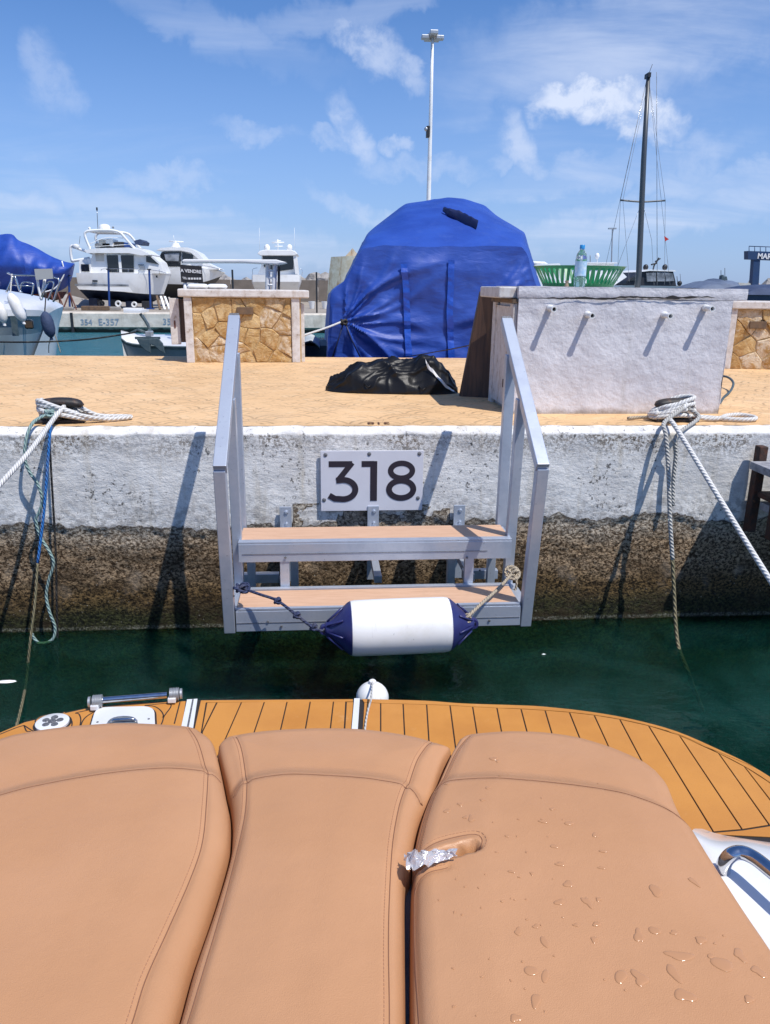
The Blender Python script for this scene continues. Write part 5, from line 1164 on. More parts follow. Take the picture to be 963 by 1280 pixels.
MB().loft(rows_v, closed=True, cap=True).build('vent', 'tarpnavy', TB, smooth=40)
MB().tube([onroof(556, 259, .16), onroof(566, 263, .22), onroof(580, 268, .23), onroof(590, 274, .20)], .012, 6).build('vent_tie', 'tarpdark', TB, smooth=True)
knotb = MB(); knot(knotb, tie+Vector((0, -.10, 0)), .03, .014); knotb.build('tie', 'ropeblack', TB, smooth=True)
for ps in ([(430, 402), (423, 425), (414, 452)], [(431, 402), (440, 425), (455, 455)]): MB().tube([aY(x, y, 8.95) for x, y in ps], .010, 6).build('tie_strap', 'tarpnavy', TB, smooth=True)
rope('mooring_line', [aY(430, 401, 8.98), aY(410, 409, 8.8), aY(383, 418, 8.55), aY(376, 420, 8.4)], .012, 'rope', 'white line from the blue tarpaulin tie to the stone bench', 'rope')
rope('mooring_line', [aY(508, 446, 8.9), aY(560, 437, 7.5), aY(590, 431, 6.2)], .005, 'ropeblack', 'thin black line in front of the blue stern, behind the black bag', 'rope')
# stained cream hull standing behind it
qs = PX(27); SH = empty('stained_hull', qs(430, 360, 1)-Vector((0, 0, 1)), 'cream boat hull with rusty streaks partly hidden by the blue covered boat', 'boat')
rws = []
for px, w_ in ((445, 0), (436, .25), (424, .4), (414, .42), (409, .35)): pass
lf = [(408, 430), (409, 370), (411, 345), (414, 321)]; rt = [(470, 430), (470, 370), (470, 345), (470, 318)]
rws = []
for (x0, y0), (x1, y1) in zip(lf, rt): rws.append([aY(x0+(x1-x0)*t, y0+(y1-y0)*t, 27-.22*sin(pi*min(1, t*1.1+.05))) for t in [i/14 for i in range(15)]]+[aY(x1, y1, 29), aY(x0+12, y0, 29), aY(x0, y0, 27)])
MB().loft(rws, cap=True).build('hull', 'stainedhull', SH, smooth=40)
MB().prism([aY(432, 320, 27.2), aY(441, 310, 27.2), (aY(449, 320, 27.2))], (0, .8, 0)).build('bow_roller', 'stainedhull', SH)

# ---- helper for yachts drawn as near side outline + beam depth
def hullpx(q, sheer, chine, keel, beam, bow=.5):
    """three curves of pixel points (stern to bow); the far side lies beam metres behind and the ends close towards the bow"""
    n = 24; S, C, K_ = [rs_(spline([q(x, y) for x, y in c], 5), n) for c in (sheer, chine, keel)]
    rows = []
    for i in range(n):
        t = i/(n-1); k = 1-max(0, (t-bow)/(1-bow))**2.2; hb = beam/2*max(k, .02); c = Vector((0, beam/2, 0))
        s, ch, ke = S[i]+c, C[i]+c, K_[i]+c
        rows.append([s+Vector((0, -hb, 0)), s.lerp(ch, .5)+Vector((0, -hb*.99, 0)), ch+Vector((0, -hb*.9, 0)), ke+Vector((0, 0, 0)), ch+Vector((0, hb*.9, 0)), s.lerp(ch, .5)+Vector((0, hb*.99, 0)), s+Vector((0, hb, 0))])
    return rows
def buildhull(rows, T, mat_top, mat_bot):
    MB().loft([[r[0], r[1], r[2]] for r in rows]).build('hull_side', mat_top, T, smooth=40); MB().loft([[r[4], r[5], r[6]] for r in rows]).build('hull_side', mat_top, T, smooth=40)
    MB().loft([[r[2], r[3], r[4]] for r in rows]).build('hull_bottom', mat_bot, T, smooth=40); MB().loft([[r[6]-Vector((0, 0, .03)), r[0]-Vector((0, 0, .03))] for r in rows]).build('deck', mat_top, T)
    r = rows[0]; MB().add(r, [tuple(range(7))]).build('transom', mat_top, T)
def tubepx(q, pts, r, name, mat, T, d=0, n=6, seg=5): return MB().tube(spline([q(x, y, d) for x, y in pts], seg) if len(pts) > 2 else [q(x, y, d) for x, y in pts], r, n).build(name, mat, T, smooth=True)

# ---- white flybridge yacht ashore
Y1 = 37; q = PX(Y1); s1_ = Y1/FPX
FYT = empty('flybridge_yacht', q(150, 388, 1.0), 'white flybridge motor yacht standing ashore on blue props', 'yacht')
rows = hullpx(q, [(95, 341), (130, 341), (165, 341.5), (190, 341.5), (208, 341)], [(98, 362), (135, 363), (165, 366), (188, 368), (198, 368)], [(100, 374), (135, 377), (165, 380), (184, 378), (196, 370)], 2.6, .6)
buildhull(rows, FYT, 'hullwhite', 'navy')
boxpx(q, 94, 355.5, 161, 357, -.05, 0).build('rub_rail', 'silverglass', FYT)
polypx(q, [(96, 357.5), (161, 358.5), (166, 365), (99, 361.5)], -.04, .0).build('lower_band', 'hullwhite', FYT)
boxpx(q, 116, 350, 122, 352, -.06, 0).build('porthole', 'window', FYT); boxpx(q, 195, 344, 197, 347, -.02, .1).build('porthole', 'window', FYT)
polypx(q, [(109, 341.5), (113, 315), (184, 316), (197, 327), (203, 341.5)], .35, 2.2).build('cabin', 'hullwhite', FYT)
polypx(q, [(104, 312.5), (120, 310), (160, 309), (176, 312), (188, 318.5), (176, 319), (160, 316), (108, 316)], .1, 2.4).build('flybridge_deck', 'hullwhite', FYT)
polypx(q, [(160, 311), (172, 309), (178, 311), (188, 318), (180, 318)], .12, 2.3).build('flybridge_brow', 'hullwhite', FYT)
w_ = polypx(q, [(131, 318.5), (165, 318.5), (165.5, 340), (133, 340)], .30, .36).build('window', 'window', FYT); boxpx(q, 147.5, 318, 149, 340.5, .26, .31).build('mullion', 'hullwhite', w_)
boxpx(q, 117.5, 316.5, 127, 326, .31, .36).build('window', 'hullcream', FYT)
polypx(q, [(181, 319.5), (186, 320), (197, 330), (192, 329), (181, 327)], .30, .4).build('windscreen', 'window', FYT)
for k in range(3): boxpx(q, 171+k, 330+k*2.6, 178+k, 331.3+k*2.6, .28, .36).build('vent_slot', 'silverglass', FYT)
tubepx(q, [(111, 311), (107, 302), (104, 293), (106, 289), (114, 287.5), (128, 287), (139, 287.5), (148, 290), (154, 296), (162, 305), (168, 311)], .055, 'radar_arch', 'hullwhite', FYT, .25, 8)
tubepx(q, [(109, 311), (105, 300), (103, 293), (106, 288), (114, 286.5), (128, 286), (139, 286.5), (147, 289), (153, 295), (160, 305), (166, 311)], .055, 'radar_arch', 'hullwhite', FYT, 2.1, 8)
MB().box((q(107, 288).x, Y1+.25, q(107, 289).z), (q(140, 288).x, Y1+2.1, q(107, 286.5).z)).build('arch_top', 'hullwhite', FYT)
MB().lathe(q(123, 286.5, 1.1), ((.16, 0), (.25, .06), (.25, .2), (.18, .27), (.05, .3)), n=16).build('radar_dome', 'hullwhite', FYT, smooth=50)
tubepx(q, [(114, 287), (112.6, 257)], .014, 'antenna', 'silverglass', FYT, 1.1); boxpx(q, 111.8, 256, 113.3, 260, 1.08, 1.12).build('antenna_tip', 'black', FYT)
MB().ball(q(107, 284, .6), .06).build('light', 'hullwhite', FYT, smooth=True); MB().ball(q(137, 283, .6), .05).build('light', 'silverglass', FYT, smooth=True)
for x0, y0, x1, y1, m_ in ((118, 298, 127, 306, 'hullcream'), (127, 297, 136, 307, 'hullwhite'), (138, 301, 150, 308, 'black'), (150, 302, 159, 308, 'bluepaint'), (122, 302, 133, 308, 'black'), (113, 303, 119, 309, 'hullcream')): boxpx(q, x0, y0, x1, y1, .7, 1.7).build('seat', m_, FYT, bevel=.04)
polypx(q, [(164, 300), (172, 298), (176, 301), (175, 305), (166, 304.5)], .5, 1.9).build('wind_deflector', 'canvasnavy', FYT)
tubepx(q, [(108, 305), (130, 296.5), (152, 297)], .016, 'handrail', 'hullwhite', FYT, .3); tubepx(q, [(110, 308), (160, 305)], .012, 'handrail', 'hullwhite', FYT, .28)
tubepx(q, [(126, 338), (130, 336), (165, 336), (195, 338), (207, 341)], .013, 'deck_rail', 'chrome', FYT, .05)
for k in range(6): tubepx(q, [(134+k*13, 336.2), (134+k*13, 342)], .010, 'stanchion', 'chrome', FYT, .05)
tubepx(q, [(108, 322), (90, 325), (85.5, 324.5), (84.5, 307), (95, 310.5), (112, 316)], .06, 'stern_arch', 'hullwhite', FYT, .5, 8)
MB().lathe(q(91, 310, .5), ((.13, 0), (.17, .05), (.15, .15), (.05, .2)), n=12).build('radar_dome', 'hullwhite', FYT, smooth=50); tubepx(q, [(95, 304), (96, 294)], .01, 'antenna', 'silverglass', FYT, .5)
polypx(q, [(96, 326), (112, 322), (111, 342), (97, 342)], .3, 2.0).build('aft_cabin', 'hullwhite', FYT); boxpx(q, 100, 330, 109, 339, .25, .3).build('window', 'window', FYT)
# props
def prop_(px, y0, y1, Yp, mat='bluepaint', lab=None):
    a = aY(px, y0, Yp); c = aY(px+1.5, y1, Yp); c.z = YH; T = empty('boat_prop', Vector((c.x, c.y, YH)), lab, 'boat prop', 'blue props holding up the yachts ashore'); MB().tube([a, c], .045, 8).build('pole', mat, T, smooth=40); MB().box((c.x-.16, c.y-.12, YH), (c.x+.16, c.y+.12, YH+.05)).build('foot', mat, T); MB().box((a.x-.08, a.y-.08, a.z), (a.x+.08, a.y+.08, a.z+.04)).build('pad', 'black', T)
prop_(135.5, 337, 388, 36.2, lab='tall blue prop before the window of the flybridge yacht'); prop_(186.5, 337, 382, 36.5, lab='tall blue prop before the bow of the flybridge yacht'); prop_(86, 345, 388, 35.5, lab='blue prop at the stern of the flybridge yacht')
kb = [('keel block', 112, 372, 124, 388), ('keel block', 138, 374, 148, 389), ('keel block', 158, 376, 168, 388), ('keel block', 178, 376, 188, 387)]
for i, (_, x0, y0, x1, y1) in enumerate(kb):
    a = aY(x0, y0, 37.6); c = aY(x1, y1, 37.6); o = MB().box((a.x, 37.4, YH), (c.x, 38.3, a.z)).build('keel_block', ('navy', 'black', 'navy', 'black')[i], bevel=.02); tag(o, ('leftmost dark keel block below the flybridge yacht', 'second dark keel block from the left below the flybridge yacht', 'third dark keel block from the left below the flybridge yacht', 'rightmost dark keel block below the flybridge yacht bow')[i], 'keel block')
for px, py, r, Yt in ((148, 379.5, .14, 36.6), (168, 380.5, .13, 36.6), (127, 379, .13, 36.9)):
    p = aY(px, py, Yt); o = MB().lathe(p, ((r*.45, -.05), (r*.5, -.07), (r*.9, -.08), (r, -.05), (r, .05), (r*.9, .08), (r*.5, .07), (r*.45, .05), (r*.45, -.05)), (0, 1, 0), 18, cap=False).build('tyre', 'fender' if px != 127 else 'black', smooth=40)
    tag(o, {148: 'pale tyre leaning under the middle of the flybridge yacht', 168: 'pale tyre leaning under the bow of the flybridge yacht', 127: 'dark tyre leaning under the stern half of the flybridge yacht'}[px], 'tyre')
rr = random.Random(5)
for i, (px, w_, h_, m_, l) in enumerate(((84, 8, 3.5, 'concrete', 'concrete block on the quay edge below the yacht stern'), (139, 12, 4, 'concrete', 'pale concrete block on the quay edge under the yacht'), (118, 30, 5, 'wood', 'long brown timber stack lying on the far quay'), (163, 22, 3, 'hullwhite', 'white plank lying on the far quay'))):
    p = aY(px, 390, 34.0); wd = w_*34/FPX; o = MB().box((p.x-wd/2, 34.0+(i % 2)*.4, YH), (p.x+wd/2, 34.5+(i % 2)*.4, YH+h_*34/FPX)).build(('concrete_block', 'concrete_block', 'timber_stack', 'white_plank')[i], m_, bevel=.02); tag(o, l, ('block', 'block', 'timber', 'plank')[i])
for k in range(4):
    a, c = aY(196+k*5, 368+rr.uniform(-3, 4), 36), aY(200+k*6, 384, 35.6); c.z = YH+.02; o = MB().bar(a, c, .09, .05).build('leaning_plank', ('wood', 'hullwhite', 'hullwhite', 'concrete')[k]); tag(o, ('brown plank leaning under the bow of the flybridge yacht', 'first white plank leaning right of the brown one', 'second white plank leaning right of the brown one', 'grey plank leaning under the black window cruiser')[k], 'plank')

# ---- cruiser with black windows
Y2 = 41; q = PX(Y2); CR = empty('cabin_cruiser', q(235, 382, 1.2), 'white cabin cruiser with black side windows behind the stone bench', 'yacht')
rows = hullpx(q, [(196, 336), (215, 335), (240, 334), (262, 336), (278, 340)], [(200, 354), (215, 355), (240, 355), (258, 351), (272, 345)], [(202, 379), (215, 381), (240, 378), (256, 364), (270, 348)], 2.8, .5)
buildhull(rows, CR, 'hullwhite', 'black')
polypx(q, [(196, 336.5), (197, 325), (202, 313), (226, 312), (243, 317), (252, 326), (274, 336.5)], .4, 2.4).build('cabin', 'hullwhite', CR)
polypx(q, [(195, 326.5), (200.5, 314.5), (225, 314), (224.5, 333), (199, 333)], .33, .42).build('window', 'window', CR); polypx(q, [(226.5, 314.5), (240, 318), (240, 324), (226.5, 328)], .33, .42).build('window', 'window', CR)
polypx(q, [(204, 317), (223, 316), (222, 326), (206, 326)], .28, .335).build('reflective_pane', 'silverglass', CR)
polypx(q, [(194, 312.5), (200, 309.5), (215, 308.3), (234, 309), (246, 315), (254, 324), (248, 324), (238, 315.5), (225, 312.8), (205, 312.8)], .2, 2.6).build('roof', 'hullwhite', CR)
tubepx(q, [(214, 309), (213.5, 299)], .05, 'radar_mast', 'hullwhite', CR, 1.3); tubepx(q, [(205.5, 299.5), (224, 300.5)], .035, 'radar_scanner', 'hullwhite', CR, 1.3); MB().lathe(q(214, 306, 1.3), ((.28, -.1), (.2, .03), (.15, .15)), n=12).build('radar_foot', 'hullwhite', CR); tubepx(q, [(212, 299), (211, 292)], .012, 'antenna', 'hullwhite', CR, 1.3)
tubepx(q, [(236, 333), (255, 332), (278, 337)], .015, 'deck_rail', 'chrome', CR, .1); tubepx(q, [(199, 328), (199, 335)], .02, 'ladder', 'chrome', CR, .2); tubepx(q, [(203, 328), (203, 335)], .02, 'ladder', 'chrome', CR, .2)

# ---- white yacht seen end on
Y3 = 46; q = PX(Y3); EY = empty('white_yacht', q(345, 378, 2), 'white motor yacht seen end on, beyond the stone bench', 'yacht')
def ring(x0, x1, y, d): return [q(x0, y, d), q(x0+2, y, d-.5), q((x0+x1)/2, y, d-.8), q(x1-2, y, d-.5), q(x1, y, d)]
MB().loft([[*ring(313, 376, 343, 1), q(372, 343, 7), q(318, 343, 7)], [*ring(313, 376.5, 352, 1), q(372, 352, 7), q(318, 352, 7)], [*ring(317, 373, 363, 1.4), q(369, 363, 7), q(322, 363, 7)], [*ring(335, 355, 378, 2.5), q(350, 378, 7), q(340, 378, 7)]], closed=True, cap=True).build('hull', 'hullwhite', EY, smooth=35)
polypx(q, [(320, 344), (325, 333), (326, 318), (368, 318), (370, 333), (372, 344)], .9, 4).build('cabin', 'hullwhite', EY)
polypx(q, [(327, 319), (367, 319), (366, 336), (345, 339), (329, 333)], .84, .92).build('window', 'window', EY)
polypx(q, [(321, 316.5), (324, 313), (330, 311.8), (364, 311.8), (369, 313.5), (372, 317), (368, 319), (325, 319)], .4, 4.4).build('roof', 'hullwhite', EY, bevel=.03)
polypx(q, [(366, 317), (371, 317), (374, 342), (369, 342)], .5, .8).build('pillar', 'hullwhite', EY)
for px in (331.8, 360.8): MB().ball(q(px, 308, 1.6), .17, sc=(1, 1, 1.2)).build('satellite_dome', 'hullwhite', EY, smooth=True)
tubepx(q, [(346, 312), (345.5, 297)], .035, 'radar_mast', 'hullwhite', EY, 1.6); tubepx(q, [(338, 301.2), (354, 301.2)], .045, 'radar_scanner', 'hullwhite', EY, 1.6); tubepx(q, [(341, 306), (352, 306)], .03, 'radar_scanner', 'hullwhite', EY, 1.6); tubepx(q, [(342, 299.3), (350, 298.8)], .03, 'radar_scanner', 'hullwhite', EY, 1.6)
for px in (322, 367.5): tubepx(q, [(px, 314), (px-.3, 282)], .008, 'antenna', 'hullwhite', EY, 1.6)
tubepx(q, [(314, 343), (314, 336), (320, 334)], .015, 'deck_rail', 'chrome', EY, 1.2); tubepx(q, [(370, 334), (377, 337), (377, 344)], .015, 'deck_rail', 'chrome', EY, 1.2)

# ---- blue covered boat at far left
Y4 = 35; q = PX(Y4); BB = empty('covered_boat', q(30, 388, 1.5), 'boat under a blue tarpaulin propped ashore at the far left', 'boat')
top = rs_(spline([q(x, y) for x, y in [(-60, 300), (-20, 296), (0, 293), (15, 293), (23, 300), (40, 307), (60, 318), (78, 326), (93, 329)]], 5), 60)
bot = rs_(spline([q(x, y) for x, y in [(-60, 375), (-20, 374), (0, 372), (20, 371), (40, 369), (62, 367), (80, 361), (89, 350), (93.5, 331)]], 5), 60)
rws = []
for t, bb_ in zip(top, bot):
    r = []
    for j in range(25):
        k = j/24; p = t.lerp(bb_, k); d = -1.1*sin(pi*min(1, k*.9+.08))+1.2; f = (1-abs(noise.noise(Vector((p.x*1.9-p.z*.9, p.z*.5, 3))))*2)**2*.16+noise.noise(Vector((p.x*1.2, p.z*3, 9)))*.08; r.append(EYEP+(p-EYEP)*((Y4+d)/Y4)+Vector((0, -f*sin(pi*k)**.4, f*.1)))
    r += [EYEP+(bb_-EYEP)*((Y4+2.2)/Y4), EYEP+(t-EYEP)*((Y4+2.0)/Y4)]; rws.append(r)
MB().loft(rws, cap=True).build('tarpaulin', 'tarp', BB, smooth=45)
b = MB(); b.loft([[q(x, y0, .5), q(x, y1, 1.2), q(x, y1, 2), q(x, y0, 2.6)] for x, y0, y1 in ((-60, 373, 386), (0, 371, 384), (30, 369, 382), (60, 365, 374))], closed=True, cap=True); b.build('keel', 'rustred', BB)
tubepx(q, [(76, 326), (79, 340), (74, 352), (66, 361), (50, 366)], .03, 'cover_rope', 'hullwhite', BB, .15)
def stand(px, Yp, lab):
    c = aY(px, 376, Yp); T = empty('boat_stand', Vector((c.x, c.y, YH)), lab, 'boat stand', 'red stands of the covered boat')
    h = c.z+.35
    for dx, dy in ((-.28, -.2), (.28, -.2), (0, .3)): MB().tube([(c.x+dx, c.y+dy, YH), (c.x, c.y, h)], .03, 6).build('leg', 'rustred', T)
stand(64, 34.2, 'red stand nearest the far left of the covered boat'); stand(73, 34.6, 'middle red stand by the bow of the covered boat'); stand(88, 35, 'red stand right of the bow of the covered boat')
hp2 = aY(85, 383, 40); b = MB(); rows = []
for i in range(16):
    a = 2*pi*i/16; rows.append([(hp2.x+(1-j/5)*1.8*cos(a)*(1+.2*noise.noise(Vector((i, j, 0)))), 40+(1-j/5)*1.2*sin(a), YH+.55*(j/5)**.8+.06*noise.noise(Vector((i, j, 5)))) for j in range(6)])
rows.append(rows[0]); tag(MB().loft(rows).build('sand_heap', 'concrete', smooth=True), 'pale heap of sand between the covered boat and the yacht', 'heap')

# ---- near moored boat at the left edge
Y5 = 10.2; q = PX(Y5); MBt = empty('moored_boat', q(20, 440, 1)-Vector((0, 0, .9)), 'white motorboat, near side coloured as in shade, with fenders moored at the left edge', 'boat')
def sec(t, z0): return None
top_ = [(-90, 384), (-50, 385), (0, 386.5), (35, 387), (52, 388), (62, 391)]; mid_ = [(-90, 396), (-50, 396), (0, 395), (35, 395), (50, 395), (61, 395)]; low_ = [(-90, 421), (-50, 420), (0, 419), (30, 418), (46, 416), (57, 413)]; bt_ = [(-90, 520), (-50, 520), (0, 520), (20, 516), (38, 500), (48, 475)]
C_ = [rs_(spline([Vector((x, y, 0)) for x, y in c], 6), 26) for c in (top_, mid_, low_, bt_)]
def bowd(i): t = i/25; return 1.3*(max(0, t-.35)/.65)**2.4
def side(c, off=0): return [aY(p.x, p.y, Y5+bowd(i)+off) for i, p in enumerate(c)]
def sidef(c, off=0): return [p+Vector((0, 2.6-2*bowd(i)-off, 0)) for i, p in enumerate(side(c))]
MB().loft([side(C_[0]), side(C_[1], -.02)]).build('gunwale', 'hullwhite', MBt, smooth=40); MB().loft([side(C_[1], .03), side(C_[2], .05)]).build('hull_side', 'shadegreyhull', MBt, smooth=40); MB().loft([side(C_[2], .05), side(C_[3], .5)]).build('hull_bottom', 'hullpale', MBt, smooth=40)  # shade of the near side put into the hull colour
MB().loft([sidef(C_[0]), sidef(C_[1]), sidef(C_[2], .1), sidef(C_[3], .6)]).build('hull_side', 'hullwhite', MBt, smooth=40)
MB().loft([[p+Vector((0, (2.6-2*bowd(i))*k, 0))+Vector((0, 0, hh*max(0, 1-i/25)**.6)) for i, p in enumerate(side(C_[0]))] for k, hh in ((0, 0), (.12, .10), (.3, .2), (.5, .26), (.7, .2), (.88, .1), (1, 0))]).build('deck', 'gelcoat', MBt, smooth=50)
po = MB(); a, c = q(30, 411.5, .02), q(39.5, 399.5, .02); po.box((a.x, a.y, a.z), (c.x, a.y+.05, c.z)); po.build('porthole', 'window', MBt, bevel=.02)
a, c = q(14.5, 420, .03), q(18.5, 395, .03); MB().box((a.x, a.y, a.z), (c.x, a.y+.04, c.z)).build('dark_stripe', 'anchor', MBt)
for ps, r in (([(34, 346), (36, 360), (40, 376)], .016), ([(5, 344), (11, 362), (14, 366)], .014), ([(-5, 340), (4, 343), (32, 344), (58, 347), (63, 352), (60, 362), (55, 378)], .013), ([(3, 345), (0, 352), (-6, 366)], .014), ([(41, 372), (47, 354), (54, 352), (55, 358), (48, 376)], .011),
              ([(12, 363), (15, 353), (28, 354), (29, 360), (27, 370)], .011), ([(0, 356), (30, 358)], .009), ([(38, 374), (48, 353)], .014)): tubepx(q, ps, r, 'pulpit_rail', 'chrome' if r < .016 else 'hullwhite', MBt, .35)
pn = [q(32, 335.5, .3), q(54.5, 335, .3), q(56, 348, .3), q(34, 349.5, .3)]; MB().prism(pn, (0, .025, 0)).build('white_board', 'greyboard', MBt); tubepx(q, [(43, 344), (38, 374)], .018, 'board_post', 'hullwhite', MBt, .4)
def fend(name, p0, p1, r, mat, label, Yf):
    a, c = aY(*p0, Yf), aY(*p1, Yf); ax_ = (c-a); l = ax_.length; ax_.normalize(); T = empty(name, (a+c)/2, label, 'fender')
    MB().lathe(a, [(.01, 0), (r*.4, .012), (r*.8, .05), (r, .11)]+[(r, l*.5)]+[(r, l-.11), (r*.8, l-.05), (r*.4, l-.012), (.012, l)], ax_, 18).build('body', mat, T, smooth=50); MB().lathe(c, ((.02, 0), (.02, .03)), ax_, 8).build('eye', mat, T)
    MB().tube([a, a+Vector((0, .12, .22))], .008, 6).build('line', 'ropeblack' if mat == 'canvasnavy' else 'rope', T)
fend('fender', (13, 366), (29, 402), .073, 'fender', 'white fender over the side of the moored boat, nearest its porthole', 10.0)
fend('fender', (-3, 376), (5, 404), .068, 'fender', 'white fender cut off by the left edge on the moored boat', 10.0)
fend('fender', (56, 389), (64, 422), .075, 'canvasnavy', 'navy fender hanging at the bow of the moored boat', 10.2)
for ps in ([(63, 423), (61, 432), (61, 441)], [(66, 412), (72, 428), (76, 441)]): rope('hanging_rope', [aY(x, y, 10.3) for x, y in ps], .006, 'ropebeige', 'pale cord hanging straight under the navy fender' if ps[0][0] == 63 else 'pale cord slanting right of the navy fender', 'rope')
rope('mooring_line', [aY(-60, 424, 9.6), aY(0, 427.3, 9.7), aY(60, 427, 9.9), aY(110, 424, 10.1), aY(150, 418.5, 10.3), aY(170, 415, 10.4)], .010, 'ropeblack', 'long black line from the left edge to the bow of the small white boat', 'rope')

# ---- small white boat with anchor, behind the stone bench
Y6 = 10.6; q = PX(Y6); SB = empty('small_boat', q(215, 440, .8)-Vector((0, 0, 1.0)), 'small white boat with a dark anchor on its bow, left of the stone bench', 'boat')
def ell(x0, pts): return pts
nr = [(152, 423), (156, 427), (170, 430.5), (200, 432.5), (231, 433.5), (300, 434), (380, 434)]; fr_ = [(152, 422), (156, 417.5), (167, 413), (185, 410.5), (218, 411), (300, 412), (380, 412)]
Nn = rs_(spline([q(x, y) for x, y in nr], 6), 30); 
Ff = []
for i, p in enumerate(Nn): t = i/29; wd = 1.7*(1-(1-min(1, t*1.9))**2)**.6; Ff.append(Vector((p.x, p.y+wd, p.z+.02)))
Nn = [p+Vector((0, .0, 0)) for p in Nn]
MB().loft([Nn]+[[a.lerp(c, k)+Vector((0, 0, .10*sin(pi*k))) for a, c in zip(Nn, Ff)] for k in (.1, .3, .5, .7, .9)]+[Ff]).build('deck', 'gelcoat', SB, smooth=50)
MB().loft([[p+Vector((0, -.02, .012)) for p in Nn], [p+Vector((0, -.035, -.0)) for p in Nn], [p+Vector((0, -.02, -.035)) for p in Nn]]).build('rub_rail', 'anchor', SB)
MB().loft([[p+Vector((0, -.01, -.03)) for p in Nn], [p+Vector((.04, .10, -.35)) for p in Nn], [p+Vector((.25, .45, -1.25)) for p in Nn]]).build('hull_side', 'shadegreyhull', SB, smooth=50); MB().loft([Ff, [p+Vector((.04, -.10, -.35)) for p in Ff], [p+Vector((.25, -.45, -1.25)) for p in Ff]]).build('hull_side', 'hullwhite', SB, smooth=50)  # near side takes the shade grey, far side stays white
boxpx(q, 182, 414, 189, 421, -.02, .15).build('bow_locker', 'silverglass', SB, bevel=.01)
for ps, r, m_ in (([(162, 397), (171, 411)], .012, 'chrome'), ([(169, 393), (176, 403), (183, 416)], .02, 'anchor'), ([(231, 393), (218, 394), (211, 399), (211, 406), (215, 414)], .014, 'anchor'), ([(166, 413), (160, 416), (154, 419)], .014, 'anchor'), ([(165, 413), (176, 417)], .02, 'anchor')): tubepx(q, ps, r, 'bow_rail', m_, SB, .3 if r != .012 else .8)
boxpx(q, 150, 388.5, 172, 391.5, .2, .7).build('bow_plank', 'hullwhite', SB)
AN = empty('anchor', q(190, 428, -.1), 'dark grey two fluked anchor lying over the bow rail of the small boat', 'anchor')
MB().prism([q(x, y, -.16) for x, y in ((173.5, 421.5), (187, 422.5), (200, 421.5), (206, 428), (209, 440.5), (202, 437), (196, 430.5), (191, 429.5), (191.5, 440.5), (184, 436), (178, 430))], (0, .05, 0)).build('fluke', 'anchor', AN, bevel=.008)
MB().bar(q(188, 430, -.12), q(182, 414, .25), .035, .035).build('shank', 'anchor', AN); MB().bar(q(172, 421.5, -.14), q(203, 421.5, -.14), .03, .03).build('stock', 'anchor', AN)
# hard top on posts with ladder
HT = MB(); hp3 = [(225, 324.5), (228, 323.3), (300, 323.6), (345, 323.8), (358, 327.5), (345, 330), (300, 327.5), (235, 327.5), (226, 327.5)]
MB().prism([q(x, y, .15) for x, y in hp3], (0, .5, 0)).build('hard_top', 'hullwhite', SB, bevel=.012)
for d in (.25, .58):
    for x0, x1 in ((332.5, 332.5), (342, 340)): tubepx(q, [(x0, 329), (x1, 372), (x1, 420)], .026, 'top_post', 'gelcoat', SB, d)
for k in range(7): tubepx(q, [(332, 338+k*9), (341, 338+k*9)], .014, 'rung', 'gelcoat', SB, .24)
tubepx(q, [(346.5, 332), (346, 420)], .02, 'dark_pole', 'black', SB, .5); tubepx(q, [(236, 331), (238, 380), (238, 430)], .02, 'top_post', 'gelcoat', SB, .5)
Y7 = 9.4; q7 = PX(Y7); SG = empty('for_sale_sign', q7(240, 362, 0), 'black sign reading A VENDRE in white, left above the stone bench', 'sign')
sg = [q7(225, 330.5), q7(252, 332.5), q7(254, 354), q7(226.5, 352.5)]; MB().prism(sg, (0, .02, 0)).build('board', 'black', SG)
xd = sg[1]-sg[0]; text_mesh('A VENDRE', 'lettering', 'letterwhite', SG, q7(239, 339, -.006), .050, xd, (-.03, 0, 1), .0015)
text_mesh('TEL:', 'lettering', 'letterwhite', SG, q7(231.5, 347.6, -.006), .032, xd, (-.03, 0, 1), .0008)
for k in range(5): # the number itself is too blurred to read in the photograph
    a, c = q7(235.6+k*3.4, 349.3, -.004), q7(238.0+k*3.4, 346.9, -.004); MB().box((a.x, a.y-.003, a.z), (c.x, a.y-.001, c.z)).build('lettering', 'letterwhite', SG)
tubepx(q7, [(231, 352), (231, 372)], .022, 'post', 'hullwhite', SG, .03); tubepx(q7, [(250, 352), (250, 380)], .015, 'post', 'anchor', SG, .04)
# pale covered dinghy between bench and blue boat
Y8 = 11; q = PX(Y8); o = empty('covered_dinghy', q(395, 445, .5)-Vector((0, 0, .8)), 'small dinghy with pale cover between the stone bench and the blue boat', 'boat')
b = MB(); rows = []
for i in range(12):
    t = i/11; x = 378+22*t; yt = 424-6*sin(pi*t)+t*4; rows.append([q(x, yt+8*j/4+(1.5*noise.noise(Vector((i*.9, j, 1)))), -.3*sin(pi*j/4)) for j in range(5)]+[q(x, yt+16, .6), q(x, yt+2, .8)])
MB().loft(rows, cap=True).build('cover', 'canvaspale', o, smooth=50); polypx(q, [(374, 432), (412, 432), (412, 500), (378, 500)], .0, 1.2).build('hull', 'anchor', o)

